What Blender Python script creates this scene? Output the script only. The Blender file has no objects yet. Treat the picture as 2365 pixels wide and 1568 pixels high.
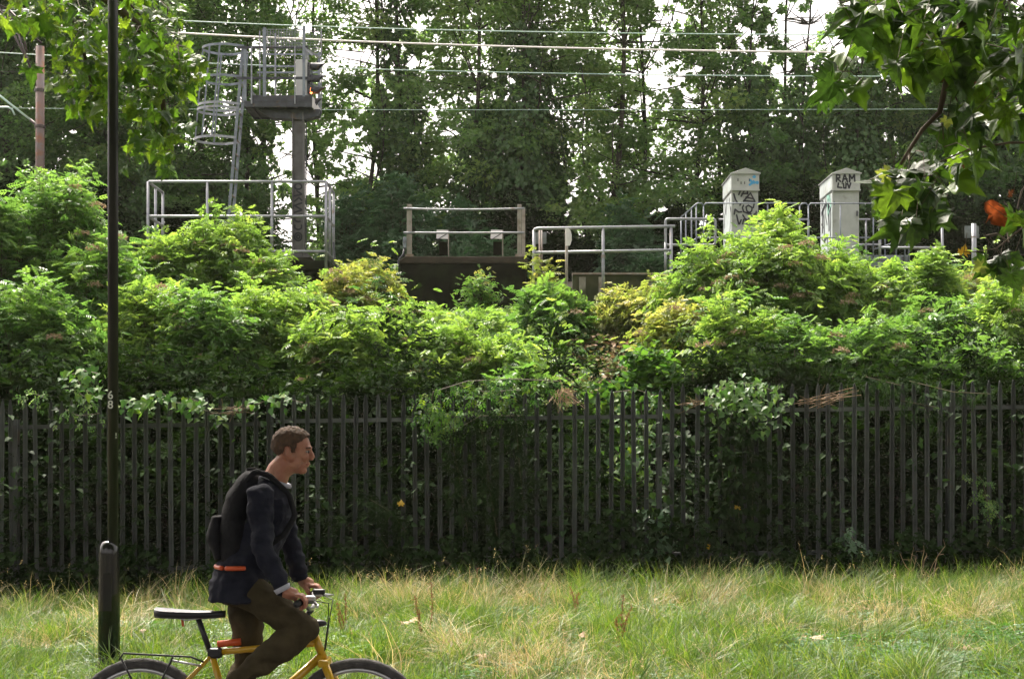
import bpy, math, random
import numpy as np
from mathutils import Vector, Matrix, noise as mnoise
random.seed(7); RNG = np.random.default_rng(11)
R = math.radians
sc = bpy.context.scene
COL = sc.collection
# ------------------------------------------------------------------ camera
F = 3285.0; HZ = 1050.0; EYE = 1.6          # focal length and horizon measured on a 2365 px wide view of the scene
cam_d = bpy.data.cameras.new('camera'); cam = bpy.data.objects.new('camera', cam_d); COL.objects.link(cam)
cam.location = (0, 0, EYE); cam.rotation_euler = (R(90), 0, 0)
cam_d.sensor_width = 36.0; cam_d.lens = 36.0*F/2365.0
cam_d.shift_y = (HZ-784.0)/2365.0
cam_d.clip_start = 0.1; cam_d.clip_end = 3000
sc.camera = cam
# ------------------------------------------------------------------ light
SUN_ELEV, SUN_AZ = 57.0, -28.0              # azimuth from +Y (into the picture), negative = towards the left
world = bpy.data.worlds.new("World"); sc.world = world; world.use_nodes = True
wn = world.node_tree.nodes; wl = world.node_tree.links; wn.clear()
wo = wn.new('ShaderNodeOutputWorld'); wb = wn.new('ShaderNodeBackground'); wb.inputs['Strength'].default_value = 0.15
sky = wn.new('ShaderNodeTexSky'); sky.sky_type = 'NISHITA'; sky.sun_disc = False
sky.sun_elevation = R(SUN_ELEV); sky.sun_rotation = R(SUN_AZ)
sky.air_density = 1.0; sky.dust_density = 6.0; sky.ozone_density = 1.0
hs = wn.new('ShaderNodeHueSaturation'); hs.inputs['Saturation'].default_value = 0.22; hs.inputs['Value'].default_value = 1.25
tint = wn.new('ShaderNodeMixRGB'); tint.blend_type = 'MULTIPLY'; tint.inputs[0].default_value = 1.0
tint.inputs[2].default_value = (1.0, 0.92, 0.86, 1)
wl.new(sky.outputs[0], hs.inputs['Color']); wl.new(hs.outputs[0], tint.inputs[1]); wl.new(tint.outputs[0], wb.inputs[0]); wl.new(wb.outputs[0], wo.inputs[0])
sd = bpy.data.lights.new('sun', 'SUN'); sd.energy = 3.6; sd.angle = R(10.0); sd.color = (1.0, 0.93, 0.8)
sun = bpy.data.objects.new('sun', sd); COL.objects.link(sun)
dirv = Vector((math.sin(R(SUN_AZ))*math.cos(R(SUN_ELEV)), math.cos(R(SUN_AZ))*math.cos(R(SUN_ELEV)), math.sin(R(SUN_ELEV))))
sun.rotation_euler = dirv.to_track_quat('Z', 'Y').to_euler(); sun.location = (0, 0, 30)
vs = sc.view_settings; vs.view_transform = 'Standard'; vs.look = 'None'; vs.gamma = 1.0; vs.use_curve_mapping = False
vs.exposure = 1.32
sc.cycles.max_bounces = 10; sc.cycles.transmission_bounces = 6; sc.cycles.diffuse_bounces = 5; sc.cycles.transparent_max_bounces = 4
sc.cycles.use_denoising = True

# ------------------------------------------------------------------ helpers
def P(x, y, Y):                              # point of the picture (2365 wide) at distance Y
    return Vector(((x-1182.5)/F*Y, Y, EYE+(HZ-y)/F*Y))
ORG = {}
def tag(o, label=None, cat=None, group=None, kind=None):
    if label: o['label'] = label
    if cat: o['category'] = cat
    if group: o['group'] = group
    if kind: o['kind'] = kind
    return o
def thing(name, loc, label, cat, group=None):
    o = bpy.data.objects.new(name, None); COL.objects.link(o); o.location = loc
    o.empty_display_size = 0.2
    ORG[o.name] = Vector(loc); tag(o, label, cat, group); return o
def finish(name, me, mat, parent, loc):
    o = bpy.data.objects.new(name, me); COL.objects.link(o)
    if parent is not None:
        o.parent = parent; ORG[o.name] = ORG[parent.name]
    else:
        o.location = loc; ORG[o.name] = Vector(loc)
    for m in (mat if isinstance(mat, (list, tuple)) else [mat]): me.materials.append(m)
    return o
class MB:
    def __init__(s): s.v = []; s.f = []; s.m = []
    def add(s, vs_, fs, mi=0):
        b = len(s.v); s.v.extend([tuple(p) for p in vs_]); s.f.extend([tuple(i+b for i in f) for f in fs]); s.m.extend([mi]*len(fs)); return s
    def box(s, c, size, rot=None, mi=0):
        hx, hy, hz = size[0]/2, size[1]/2, size[2]/2; c = Vector(c)
        pts = [Vector((x, y, z)) for x in (-hx, hx) for y in (-hy, hy) for z in (-hz, hz)]
        if rot is not None: pts = [rot @ p for p in pts]
        return s.add([c+p for p in pts], [(0,1,3,2),(4,6,7,5),(0,4,5,1),(2,3,7,6),(0,2,6,4),(1,5,7,3)], mi)
    def bar(s, p0, p1, w, h, up=Vector((0,0,1)), mi=0):
        p0 = Vector(p0); p1 = Vector(p1); d = p1-p0; L = d.length
        if L < 1e-6: return s
        d.normalize()
        if abs(d.dot(up)) > 0.98: up = Vector((0,1,0))
        a = d.cross(up).normalized(); b = a.cross(d).normalized()
        rot = Matrix((a, d, b)).transposed()
        return s.box((p0+p1)/2, (w, L, h), rot, mi)
    def tube(s, pts, rad, n=8, mi=0, cap=True):
        pts = [Vector(p) for p in pts]; k = len(pts)
        rad = [rad]*k if not hasattr(rad, '__len__') else rad
        d = (pts[1]-pts[0]).normalized(); up = Vector((0,0,1)) if abs(d.z) < 0.9 else Vector((1,0,0))
        a = d.cross(up).normalized(); V = []
        for i in range(k):
            t = (pts[min(i+1,k-1)]-pts[max(i-1,0)])
            t = t.normalized() if t.length > 1e-9 else d
            a = (a - t*a.dot(t)); a = a.normalized() if a.length > 1e-6 else t.orthogonal().normalized()
            b = t.cross(a)
            for j in range(n):
                th = 2*math.pi*j/n; V.append(pts[i]+(a*math.cos(th)+b*math.sin(th))*rad[i])
        Fc = [(i*n+j, i*n+(j+1)%n, (i+1)*n+(j+1)%n, (i+1)*n+j) for i in range(k-1) for j in range(n)]
        if cap: Fc += [tuple(range(n-1, -1, -1)), tuple((k-1)*n+j for j in range(n))]
        return s.add(V, Fc, mi)
    def lathe(s, base, prof, n=20, mi=0, axis='Z'):
        base = Vector(base); V = []
        for r, z in prof:
            for j in range(n):
                th = 2*math.pi*j/n; c, q = r*math.cos(th), r*math.sin(th)
                V.append(base+(Vector((c, q, z)) if axis == 'Z' else Vector((c, z, q)) if axis == 'Y' else Vector((z, c, q))))
        k = len(prof)
        Fc = [(i*n+j, i*n+(j+1)%n, (i+1)*n+(j+1)%n, (i+1)*n+j) for i in range(k-1) for j in range(n)]
        Fc += [tuple(range(n-1, -1, -1)), tuple((k-1)*n+j for j in range(n))]
        return s.add(V, Fc, mi)
    def ell(s, c, r, rot=None, n=14, mi=0):
        c = Vector(c); V = []; m = n//2+1
        for i in range(m+1):
            ph = math.pi*i/m
            for j in range(n):
                th = 2*math.pi*j/n
                p = Vector((r[0]*math.sin(ph)*math.cos(th), r[1]*math.sin(ph)*math.sin(th), r[2]*math.cos(ph)))
                if rot is not None: p = rot @ p
                V.append(c+p)
        Fc = [(i*n+j, (i+1)*n+j, (i+1)*n+(j+1)%n, i*n+(j+1)%n) for i in range(m) for j in range(n)]
        return s.add(V, Fc, mi)
    def prism(s, poly, y0, y1, mi=0):       # poly of (x, z), extruded along y
        n = len(poly)
        V = [(x, y0, z) for x, z in poly]+[(x, y1, z) for x, z in poly]
        return s.add(V, [tuple(range(n)), tuple(range(2*n-1, n-1, -1))]+[(i, i+n, (i+1)%n+n, (i+1)%n) for i in range(n)], mi)
    def build(s, name, mat, parent=None, loc=(0,0,0), smooth=False, bevel=0):
        o0 = ORG[parent.name] if parent is not None else Vector(loc)
        me = bpy.data.meshes.new(name); me.from_pydata([(p[0]-o0.x, p[1]-o0.y, p[2]-o0.z) for p in s.v], [], s.f)
        if isinstance(mat, (list, tuple)): me.polygons.foreach_set('material_index', s.m)
        if smooth: me.polygons.foreach_set('use_smooth', [True]*len(s.f))
        me.update()
        o = finish(name, me, mat, parent, loc)
        if bevel:
            b = o.modifiers.new('bevel', 'BEVEL'); b.width = bevel; b.segments = 2; b.limit_method = 'ANGLE'
        return o
def np_mesh(name, V, T, mat, parent=None, loc=(0,0,0), rnd=None, smooth=False):
    o0 = ORG[parent.name] if parent is not None else Vector(loc)
    V = np.asarray(V, np.float32)-np.array(o0, np.float32); T = np.asarray(T, np.int32)
    me = bpy.data.meshes.new(name); me.vertices.add(len(V)); me.vertices.foreach_set('co', V.ravel())
    nf, k = T.shape; me.loops.add(nf*k); me.loops.foreach_set('vertex_index', T.ravel())
    me.polygons.add(nf); me.polygons.foreach_set('loop_start', np.arange(0, nf*k, k, dtype=np.int32))
    me.update(calc_edges=True)
    if smooth: me.polygons.foreach_set('use_smooth', np.ones(nf, bool))
    if rnd is not None:
        a = me.attributes.new('rnd', 'FLOAT', 'POINT'); a.data.foreach_set('value', np.asarray(rnd, np.float32))
    return finish(name, me, mat, parent, loc)
def copy_tree(o, parent=None, dloc=None):
    c = o.copy(); COL.objects.link(c); c.parent = parent
    ORG[c.name] = ORG[o.name]
    if dloc is not None: c.location = Vector(o.location)+Vector(dloc)
    for ch in list(o.children): copy_tree(ch, c)
    return c

# ------------------------------------------------------------------ materials
def nodes_of(m): m.use_nodes = True; return m.node_tree.nodes, m.node_tree.links
def mat(name, col, rough=0.6, metal=0.0, col2=None, scale=8.0, bump=0.0, coat=0.0, bscale=None, detail=6.0, stain=None, stain_scale=2.5, stain_at=0.6, emit=None):
    m = bpy.data.materials.new(name); n, l = nodes_of(m); b = n['Principled BSDF']
    b.inputs['Roughness'].default_value = rough; b.inputs['Metallic'].default_value = metal
    b.inputs['Coat Weight'].default_value = coat; b.inputs['Coat Roughness'].default_value = 0.08
    b.inputs['Base Color'].default_value = (*col, 1)
    tc = n.new('ShaderNodeTexCoord')
    if col2 is not None or stain is not None:
        t = n.new('ShaderNodeTexNoise'); t.inputs['Scale'].default_value = scale; t.inputs['Detail'].default_value = detail
        l.new(tc.outputs['Object'], t.inputs['Vector'])
        mr = n.new('ShaderNodeMapRange'); mr.inputs[1].default_value = 0.35; mr.inputs[2].default_value = 0.65; l.new(t.outputs['Fac'], mr.inputs[0])
        mx = n.new('ShaderNodeMixRGB'); mx.inputs[1].default_value = (*col, 1); mx.inputs[2].default_value = (*(col2 or col), 1)
        l.new(mr.outputs[0], mx.inputs[0]); out = mx.outputs[0]
        if stain is not None:
            t2 = n.new('ShaderNodeTexNoise'); t2.inputs['Scale'].default_value = stain_scale; t2.inputs['Detail'].default_value = 8
            l.new(tc.outputs['Object'], t2.inputs['Vector'])
            m2 = n.new('ShaderNodeMapRange'); m2.inputs[1].default_value = stain_at-0.05; m2.inputs[2].default_value = stain_at+0.07; l.new(t2.outputs['Fac'], m2.inputs[0])
            m3 = n.new('ShaderNodeMixRGB'); m3.inputs[2].default_value = (*stain, 1); l.new(out, m3.inputs[1]); l.new(m2.outputs[0], m3.inputs[0]); out = m3.outputs[0]
        l.new(out, b.inputs['Base Color'])
    if bump:
        t = n.new('ShaderNodeTexNoise'); t.inputs['Scale'].default_value = bscale or scale*3; t.inputs['Detail'].default_value = 6
        l.new(tc.outputs['Object'], t.inputs['Vector'])
        bp = n.new('ShaderNodeBump'); bp.inputs['Strength'].default_value = bump; bp.inputs['Distance'].default_value = 0.01
        l.new(t.outputs['Fac'], bp.inputs['Height']); l.new(bp.outputs[0], b.inputs['Normal'])
    if emit:
        b.inputs['Emission Color'].default_value = (*emit[0], 1); b.inputs['Emission Strength'].default_value = emit[1]
    return m
def leaf_mat(name, cols, rough=0.45, trans=0.4, tcol=None, spec=0.5, tmul=1.6, blotch=0.0):
    """cols: colours spread over the leaves by the 'rnd' attribute; translucent light is yellower"""
    m = bpy.data.materials.new(name); n, l = nodes_of(m); b = n['Principled BSDF']; out = n['Material Output']
    at = n.new('ShaderNodeAttribute'); at.attribute_name = 'rnd'
    rp = n.new('ShaderNodeValToRGB'); e = rp.color_ramp.elements
    e[0].position = 0; e[0].color = (*cols[0], 1); e[1].position = 1; e[1].color = (*cols[-1], 1)
    for i, c in enumerate(cols[1:-1]):
        q = e.new((i+1)/(len(cols)-1)); q.color = (*c, 1)
    l.new(at.outputs['Fac'], rp.inputs[0]); rout = rp.outputs[0]
    if blotch:
        tc = n.new('ShaderNodeTexCoord'); nz = n.new('ShaderNodeTexNoise'); nz.inputs['Scale'].default_value = blotch; nz.inputs['Detail'].default_value = 5; l.new(tc.outputs['Object'], nz.inputs['Vector'])
        mr = n.new('ShaderNodeMapRange'); mr.inputs[1].default_value = 0.3; mr.inputs[2].default_value = 0.7; mr.inputs[3].default_value = 0.55; mr.inputs[4].default_value = 1.45; l.new(nz.outputs['Fac'], mr.inputs[0])
        hv = n.new('ShaderNodeHueSaturation'); l.new(mr.outputs[0], hv.inputs['Value']); l.new(rout, hv.inputs['Color']); rout = hv.outputs[0]
        bp = n.new('ShaderNodeBump'); bp.inputs['Strength'].default_value = 0.4; bp.inputs['Distance'].default_value = 0.004; l.new(nz.outputs['Fac'], bp.inputs['Height']); l.new(bp.outputs[0], b.inputs['Normal'])
    l.new(rout, b.inputs['Base Color'])
    b.inputs['Roughness'].default_value = rough; b.inputs['Specular IOR Level'].default_value = spec
    tr = n.new('ShaderNodeBsdfTranslucent')
    mm = n.new('ShaderNodeMixRGB'); mm.blend_type = 'MULTIPLY'; mm.inputs[0].default_value = 1; mm.inputs[2].default_value = (*(tcol or (1.25*tmul, 1.25*tmul, 0.5*tmul)), 1)
    l.new(rout, mm.inputs[1]); l.new(mm.outputs[0], tr.inputs[0])
    mx = n.new('ShaderNodeMixShader'); mx.inputs[0].default_value = trans
    l.new(b.outputs[0], mx.inputs[1]); l.new(tr.outputs[0], mx.inputs[2]); l.new(mx.outputs[0], out.inputs[0])
    return m
def dull(m, s=0.15):
    m.node_tree.nodes['Principled BSDF'].inputs['Specular IOR Level'].default_value = s; return m
M = {}
M['galv'] = mat('galvanised_steel', (0.36,0.37,0.39), 0.42, 0.55, (0.27,0.28,0.31), 14, 0.15, stain=(0.22,0.17,0.13), stain_scale=6, stain_at=0.68)
M['galv_blue'] = mat('weathered_steel', (0.26,0.29,0.33), 0.5, 0.4, (0.18,0.2,0.24), 10, 0.15, stain=(0.12,0.1,0.08), stain_scale=7, stain_at=0.66)
M['rusty_tube'] = mat('rusting_tube', (0.33,0.3,0.28), 0.6, 0.3, (0.24,0.17,0.13), 9, 0.2)
M['dark_steel'] = mat('dark_painted_steel', (0.07,0.075,0.09), 0.55, 0.2, (0.045,0.045,0.055), 9, 0.2, stain=(0.1,0.07,0.05), stain_scale=6, stain_at=0.66)
M['post_steel'] = mat('grey_post_steel', (0.17,0.165,0.17), 0.6, 0.15, (0.11,0.1,0.1), 5, 0.2, stain=(0.07,0.06,0.055), stain_scale=3, stain_at=0.6)
M['fence'] = mat('fence_steel', (0.085,0.09,0.097), 0.75, 0.0, (0.05,0.054,0.058), 5, 0.15, stain=(0.1,0.075,0.055), stain_scale=3, stain_at=0.66)
_n, _l = nodes_of(M['fence']); _oi = _n.new('ShaderNodeObjectInfo'); _mr = _n.new('ShaderNodeMapRange'); _mr.inputs[3].default_value = 0.6; _mr.inputs[4].default_value = 1.5
_hs = _n.new('ShaderNodeHueSaturation'); _b = _n['Principled BSDF']; _src = _b.inputs['Base Color'].links[0].from_socket
_l.new(_oi.outputs['Random'], _mr.inputs[0]); _l.new(_mr.outputs[0], _hs.inputs['Value']); _l.new(_src, _hs.inputs['Color']); _l.new(_hs.outputs[0], _b.inputs['Base Color'])
M['concrete'] = mat('old_concrete', (0.3,0.28,0.25), 0.9, 0, (0.2,0.18,0.15), 6, 0.5, stain=(0.07,0.08,0.04), stain_scale=2, stain_at=0.52)
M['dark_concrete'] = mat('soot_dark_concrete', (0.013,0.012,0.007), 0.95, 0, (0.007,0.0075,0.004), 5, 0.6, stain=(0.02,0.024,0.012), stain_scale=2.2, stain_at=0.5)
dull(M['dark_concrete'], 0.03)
M['conc_post'] = mat('pale_concrete_post', (0.36,0.33,0.29), 0.9, 0, (0.27,0.24,0.21), 8, 0.4, stain=(0.18,0.14,0.09), stain_scale=4, stain_at=0.6)
M['mast'] = mat('rust_brown_mast', (0.22,0.14,0.12), 0.7, 0.15, (0.2,0.17,0.17), 4, 0.3, stain=(0.26,0.12,0.07), stain_scale=3.5, stain_at=0.56)
M['arm'] = mat('brown_arm_steel', (0.1,0.075,0.07), 0.6, 0.2, (0.07,0.06,0.06), 8)
M['wire_white'] = mat('bare_contact_wire', (0.9,0.85,0.82), 0.5, 0.0)
M['wire_green'] = mat('verdigris_wire', (0.42,0.6,0.5), 0.5, 0.0)
M['insul'] = mat('pale_green_insulator', (0.5,0.66,0.6), 0.35)
M['case'] = mat('pale_signal_case', (0.62,0.62,0.62), 0.5, 0, (0.55,0.55,0.56), 6)
M['cab'] = mat('grey_cabinet_paint', (0.46,0.47,0.45), 0.55, 0, (0.38,0.39,0.37), 5, 0.1, stain=(0.26,0.26,0.22), stain_scale=3, stain_at=0.64)
M['cab_side'] = mat('pale_cabinet_side', (0.62,0.68,0.68), 0.5, 0, (0.52,0.57,0.56), 5, 0.1, stain=(0.4,0.4,0.36), stain_scale=3, stain_at=0.64)
M['seam'] = mat('dark_seam', (0.05,0.05,0.05), 0.8)
M['spray'] = mat('black_spray_paint', (0.02,0.02,0.03), 0.5)
M['spray_thin'] = mat('faded_spray_paint', (0.07,0.07,0.09), 0.6)
M['spray_green'] = mat('mint_spray_paint', (0.3,0.55,0.46), 0.6)
M['spray_blue'] = mat('blue_spray_paint', (0.07,0.33,0.6), 0.6)
M['white'] = mat('white_paint', (0.8,0.8,0.8), 0.5)
M['sign_face'] = mat('pale_sign_plate', (0.8,0.76,0.77), 0.55, 0, (0.7,0.66,0.67), 8, 0.1)
M['sign_back'] = mat('sign_back_alloy', (0.2,0.22,0.23), 0.6, 0.2, (0.14,0.16,0.16), 8)
M['gloss_black'] = mat('black_gloss_paint', (0.008,0.008,0.009), 0.16, 0, (0.011,0.01,0.01), 6, 0.08, coat=0.25, bscale=25)
M['shaft_black'] = mat('weathered_black_paint', (0.007,0.0065,0.007), 0.45, 0, (0.012,0.01,0.0095), 8, 0.15)
M['asphalt'] = mat('asphalt', (0.05,0.05,0.05), 0.9, 0, (0.07,0.068,0.065), 60, 0.5)
M['soil'] = mat('turf_soil', (0.05,0.055,0.02), 0.95, 0, (0.08,0.065,0.03), 6, 0.6)
M['bank'] = mat('bank_soil', (0.035,0.03,0.018), 0.95, 0, (0.06,0.048,0.03), 3, 0.6, stain=(0.03,0.04,0.015), stain_scale=1.5, stain_at=0.5)
M['ballast'] = mat('track_ballast', (0.16,0.14,0.12), 0.95, 0, (0.09,0.08,0.07), 20, 0.8)
M['bark'] = mat('tree_bark', (0.1,0.085,0.07), 0.9, 0, (0.05,0.043,0.035), 6, 0.6)
M['bark_dark'] = mat('dark_bark', (0.055,0.045,0.038), 0.9, 0, (0.03,0.026,0.02), 6, 0.6)
M['bark_plane'] = mat('plane_twig_bark', (0.12,0.09,0.06), 0.85, 0, (0.07,0.05,0.035), 9, 0.4)
M['stem'] = mat('green_stem', (0.09,0.085,0.035), 0.7, 0, (0.07,0.05,0.03), 9)
# foliage
M['lf_syc'] = leaf_mat('sycamore_leaves', [(0.06,0.12,0.045),(0.08,0.15,0.055),(0.105,0.18,0.062),(0.15,0.21,0.07)], trans=0.5, tcol=(1.65,2.0,0.9), spec=0.35)
M['lf_ash'] = leaf_mat('ash_leaves', [(0.1,0.17,0.07),(0.135,0.215,0.085),(0.18,0.26,0.1),(0.26,0.31,0.11)], trans=0.52, tcol=(1.65,2.0,0.95), spec=0.35)
M['lf_ivy'] = leaf_mat('ivy_leaves', [(0.045,0.09,0.034),(0.06,0.12,0.042),(0.08,0.15,0.05)], rough=0.5, trans=0.2, spec=0.3)
M['lf_teal'] = leaf_mat('grey_green_leaves', [(0.06,0.12,0.06),(0.08,0.15,0.078),(0.1,0.18,0.1)], rough=0.4, trans=0.3, tcol=(1.3,1.8,1.0))
M['lf_lime'] = leaf_mat('elder_leaves', [(0.075,0.155,0.045),(0.11,0.21,0.05),(0.16,0.265,0.065),(0.25,0.34,0.095)], rough=0.42, trans=0.48, tcol=(2.05,1.95,1.0), spec=0.35)
M['lf_mid'] = leaf_mat('bush_leaves', [(0.05,0.12,0.04),(0.075,0.165,0.045),(0.11,0.21,0.055),(0.17,0.27,0.075)], rough=0.4, trans=0.45, tcol=(1.95,1.95,1.0), spec=0.35)
M['lf_pale'] = leaf_mat('yellowing_leaves', [(0.11,0.17,0.06),(0.16,0.22,0.07),(0.22,0.26,0.09),(0.34,0.31,0.16)], rough=0.5, trans=0.42)
M['lf_vine'] = leaf_mat('vine_leaves', [(0.035,0.1,0.03),(0.055,0.14,0.035),(0.08,0.17,0.035),(0.13,0.2,0.035)], rough=0.5, trans=0.4, spec=0.15)
M['lf_shade'] = leaf_mat('shade_darkened_leaves', [(0.007,0.016,0.004),(0.01,0.023,0.006),(0.015,0.033,0.008)], rough=0.8, trans=0.2, spec=0.02)  # green darkened so these leaves read as standing in shade
M['lf_under'] = leaf_mat('shadow_side_leaves', [(0.014,0.034,0.012),(0.022,0.05,0.017),(0.034,0.075,0.02)], rough=0.6, trans=0.3, spec=0.12)  # half-dark leaf green, shade put into the colour
M['lf_plane'] = leaf_mat('plane_leaves', [(0.04,0.09,0.018),(0.06,0.125,0.02),(0.09,0.16,0.022),(0.13,0.2,0.028)], rough=0.42, trans=0.5, blotch=6)
M['lf_plane_dark'] = leaf_mat('large_plane_leaves', [(0.022,0.05,0.012),(0.035,0.075,0.014),(0.05,0.1,0.016),(0.085,0.15,0.02)], rough=0.4, trans=0.42, blotch=6)
M['lf_orange'] = leaf_mat('orange_dead_leaf', [(0.16,0.045,0.018),(0.2,0.055,0.02),(0.24,0.07,0.025)], rough=0.6, trans=0.4, tcol=(1.4,1.1,0.8), blotch=30)
M['lf_brown'] = leaf_mat('browning_leaf', [(0.1,0.045,0.02),(0.13,0.055,0.022),(0.16,0.07,0.03)], rough=0.6, trans=0.35, tcol=(1.4,1.1,0.8))
M['lf_dry'] = leaf_mat('dry_brown_leaf', [(0.4,0.27,0.16),(0.5,0.34,0.22),(0.6,0.45,0.33)], rough=0.7, trans=0.2, tcol=(1.2,1.0,0.8))
M['lf_yellow'] = leaf_mat('yellow_leaf', [(0.6,0.36,0.03),(0.65,0.42,0.04),(0.7,0.45,0.05)], rough=0.6, trans=0.35, tcol=(1.2,1.1,0.8))
M['umbel'] = leaf_mat('faded_flower_heads', [(0.26,0.2,0.11),(0.33,0.26,0.16),(0.4,0.32,0.21)], rough=0.8, trans=0.25, tcol=(1.2,1.0,0.9))
M['dry_bract'] = leaf_mat('dry_weed_litter', [(0.22,0.13,0.08),(0.3,0.22,0.13),(0.2,0.24,0.07),(0.12,0.19,0.04)], rough=0.8, trans=0.2, tcol=(1.2,1.0,0.8))
M['grass'] = leaf_mat('green_grass_blades', [(0.04,0.09,0.016),(0.065,0.125,0.02),(0.105,0.165,0.03),(0.18,0.2,0.06)], rough=0.5, trans=0.4, tcol=(1.8,1.9,0.7))
M['straw'] = leaf_mat('straw_blades', [(0.2,0.22,0.08),(0.38,0.34,0.16),(0.56,0.47,0.27),(0.32,0.21,0.12)], rough=0.55, trans=0.35, tcol=(1.3,1.2,0.9))
M['clover'] = leaf_mat('clover_leaves', [(0.025,0.09,0.02),(0.04,0.13,0.025),(0.06,0.16,0.03)], rough=0.45, trans=0.35)
M['dock'] = leaf_mat('dock_seed', [(0.2,0.07,0.035),(0.26,0.1,0.05),(0.3,0.14,0.07)], rough=0.8, trans=0.2, tcol=(1.2,1.0,0.8))

# ------------------------------------------------------------------ numpy leaf tools
def rot_from(dirs, ups):
    """matrices whose columns are (side, dir, normal): leaf template lies along +y, its face towards +z"""
    d = dirs/np.linalg.norm(dirs, axis=1, keepdims=True)
    s = np.cross(d, ups); s /= np.maximum(np.linalg.norm(s, axis=1, keepdims=True), 1e-6)
    nn = np.cross(s, d)
    return np.stack([s, d, nn], axis=2)
def place(tv, tf, pos, rot, scl):
    k = len(pos); n = len(tv)
    V = np.einsum('kij,nj->kni', rot, tv)*scl[:, None, None]+pos[:, None, :]
    T = tf[None]+(np.arange(k)*n)[:, None, None]
    return V.reshape(-1, 3), T.reshape(-1, tf.shape[1])
def leaflet(L=1.0, W=0.45, fold=0.12, curl=-0.12, y0=0.0, ang=0.0, x0=0.0):
    v = np.array([(0, 0, 0), (-W/2, 0.45*L, fold*L), (0, L, curl*L), (W/2, 0.45*L, fold*L)], float)
    c, s_ = math.cos(ang), math.sin(ang)
    o = v.copy(); o[:, 0] = v[:, 0]*c+v[:, 1]*s_+x0; o[:, 1] = -v[:, 0]*s_+v[:, 1]*c+y0
    return o, np.array([(0, 2, 1), (0, 3, 2)])
def compound(pairs=3, L=0.42, W=0.2, droop=0.25, ang=1.0):
    V = []; T = []; b = 0
    for i in range(pairs):
        y = 0.22+0.6*i/pairs
        for sg in (-1, 1):
            v, t = leaflet(L, W, 0.1, -0.25, y, sg*ang)
            v[:, 2] -= droop*y*y; V.append(v); T.append(t+b); b += 4
    v, t = leaflet(L*1.05, W*1.1, 0.1, -0.3, 0.8, 0); v[:, 2] -= droop*0.7; V.append(v); T.append(t+b)
    return np.concatenate(V), np.concatenate(T)
T_LEAF = leaflet(1.0, 0.75, 0.1, -0.1)
T_COMP3 = compound(3); T_COMP2 = compound(2, 0.5, 0.26); T_COMP5 = compound(5, 0.34, 0.12, 0.3, 1.15)
def heart():
    v = np.array([(0,0,0),(-0.3,-0.12,0.08),(-0.45,0.25,0.1),(-0.2,0.7,0.02),(0,1.0,-0.12),(0.2,0.7,0.02),(0.45,0.25,0.1),(0.3,-0.12,0.08)], float)
    return v, np.array([(0,2,1),(0,3,2),(0,4,3),(0,5,4),(0,6,5),(0,7,6)])
T_HEART = heart()
def lobed(seed=0, curl=0.0, fold=0.1):
    rg = np.random.default_rng(seed)
    ring = [(-0.12,0.0),(-0.42,-0.1),(-0.3,0.14),(-0.62,0.22),(-0.5,0.36),(-0.56,0.56),(-0.3,0.52),(-0.26,0.74),(-0.14,0.78),(0,1.08),
            (0.14,0.78),(0.26,0.74),(0.3,0.52),(0.56,0.56),(0.5,0.36),(0.62,0.22),(0.3,0.14),(0.42,-0.1),(0.12,0.0)]
    ring = np.array(ring)+rg.normal(0, 0.025, (19, 2))
    mid = ring*0.5+np.array([0, 0.15])
    V = [(0, 0.22, 0)]
    for x, y in mid: V.append((x, y, 0))
    for x, y in ring: V.append((x, y, 0))
    V = np.array(V, float)
    V[:, 2] = fold*np.abs(V[:, 0])-curl*(V[:, 1]-0.2)**2-0.25*curl*V[:, 0]**2+rg.normal(0, 0.012, len(V))+0.05*np.sin(V[:, 0]*9+seed)
    T = []
    for i in range(18):
        T.append((0, 1+i+1, 1+i)); T.append((1+i, 1+i+1, 20+i+1)); T.append((1+i, 20+i+1, 20+i))
    return V, np.array(T)
def vnoise(x, y, seed=0):
    xi = np.floor(x).astype(np.int64); yi = np.floor(y).astype(np.int64); fx = x-xi; fy = y-yi
    fx = fx*fx*(3-2*fx); fy = fy*fy*(3-2*fy)
    def h(a, b):
        q = (a*374761393+b*668265263+seed*982451653) & 0x7fffffff
        q = ((q ^ (q >> 13))*1274126177) & 0x7fffffff
        return (q & 0xffff)/65535.0
    return (h(xi, yi)*(1-fx)+h(xi+1, yi)*fx)*(1-fy)+(h(xi, yi+1)*(1-fx)+h(xi+1, yi+1)*fx)*fy
def unit(v): return v/np.maximum(np.linalg.norm(v, axis=-1, keepdims=True), 1e-9)
# ================================================================== terrain
def gz0(x, y):
    x = np.clip(x, -15, 15); return -0.13+0.013*x+0.026*np.minimum(x, 0)*np.clip((y-11.5)/6, 0, 1)
def bank_z(x, y):
    g0 = float(gz0(x, y))
    top = 4.0+0.45*(1/(1+math.exp((x+2.9)*3)))+0.5*(1/(1+math.exp(-(x-5.6)*1.6)))
    if y <= 18.4: z = g0
    elif y <= 25.4:
        t = (y-18.4)/7.0; z = g0+(top-g0)*(t*0.85+0.15*t*t*(3-2*t))
    elif y < 27.6: z = top
    elif y < 28.8: z = top+(4.9-top)*(y-27.6)/1.2
    elif y < 37: z = 4.9
    elif y < 46: z = 4.9-(y-37)/9.0*4.6
    else: z = 0.3
    return z
def sheet(name, xs, ys, mat_, zf, amp=0.0, dz=0.0):
    V = []; T = []
    for y in ys:
        for x in xs:
            V.append((x, y, zf(x, y)+dz+(amp*mnoise.noise(Vector((x*1.3, y*1.3, 0))) if amp else 0)))
    n = len(xs)
    for j in range(len(ys)-1):
        for i in range(n-1):
            a = j*n+i; T.append((a, a+1, a+1+n, a+n))
    o = np_mesh(name, V, T, mat_, smooth=True); tag(o, kind='structure'); return o
gy = [-60, -30, -10, 0, 4, 8.2]
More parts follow.
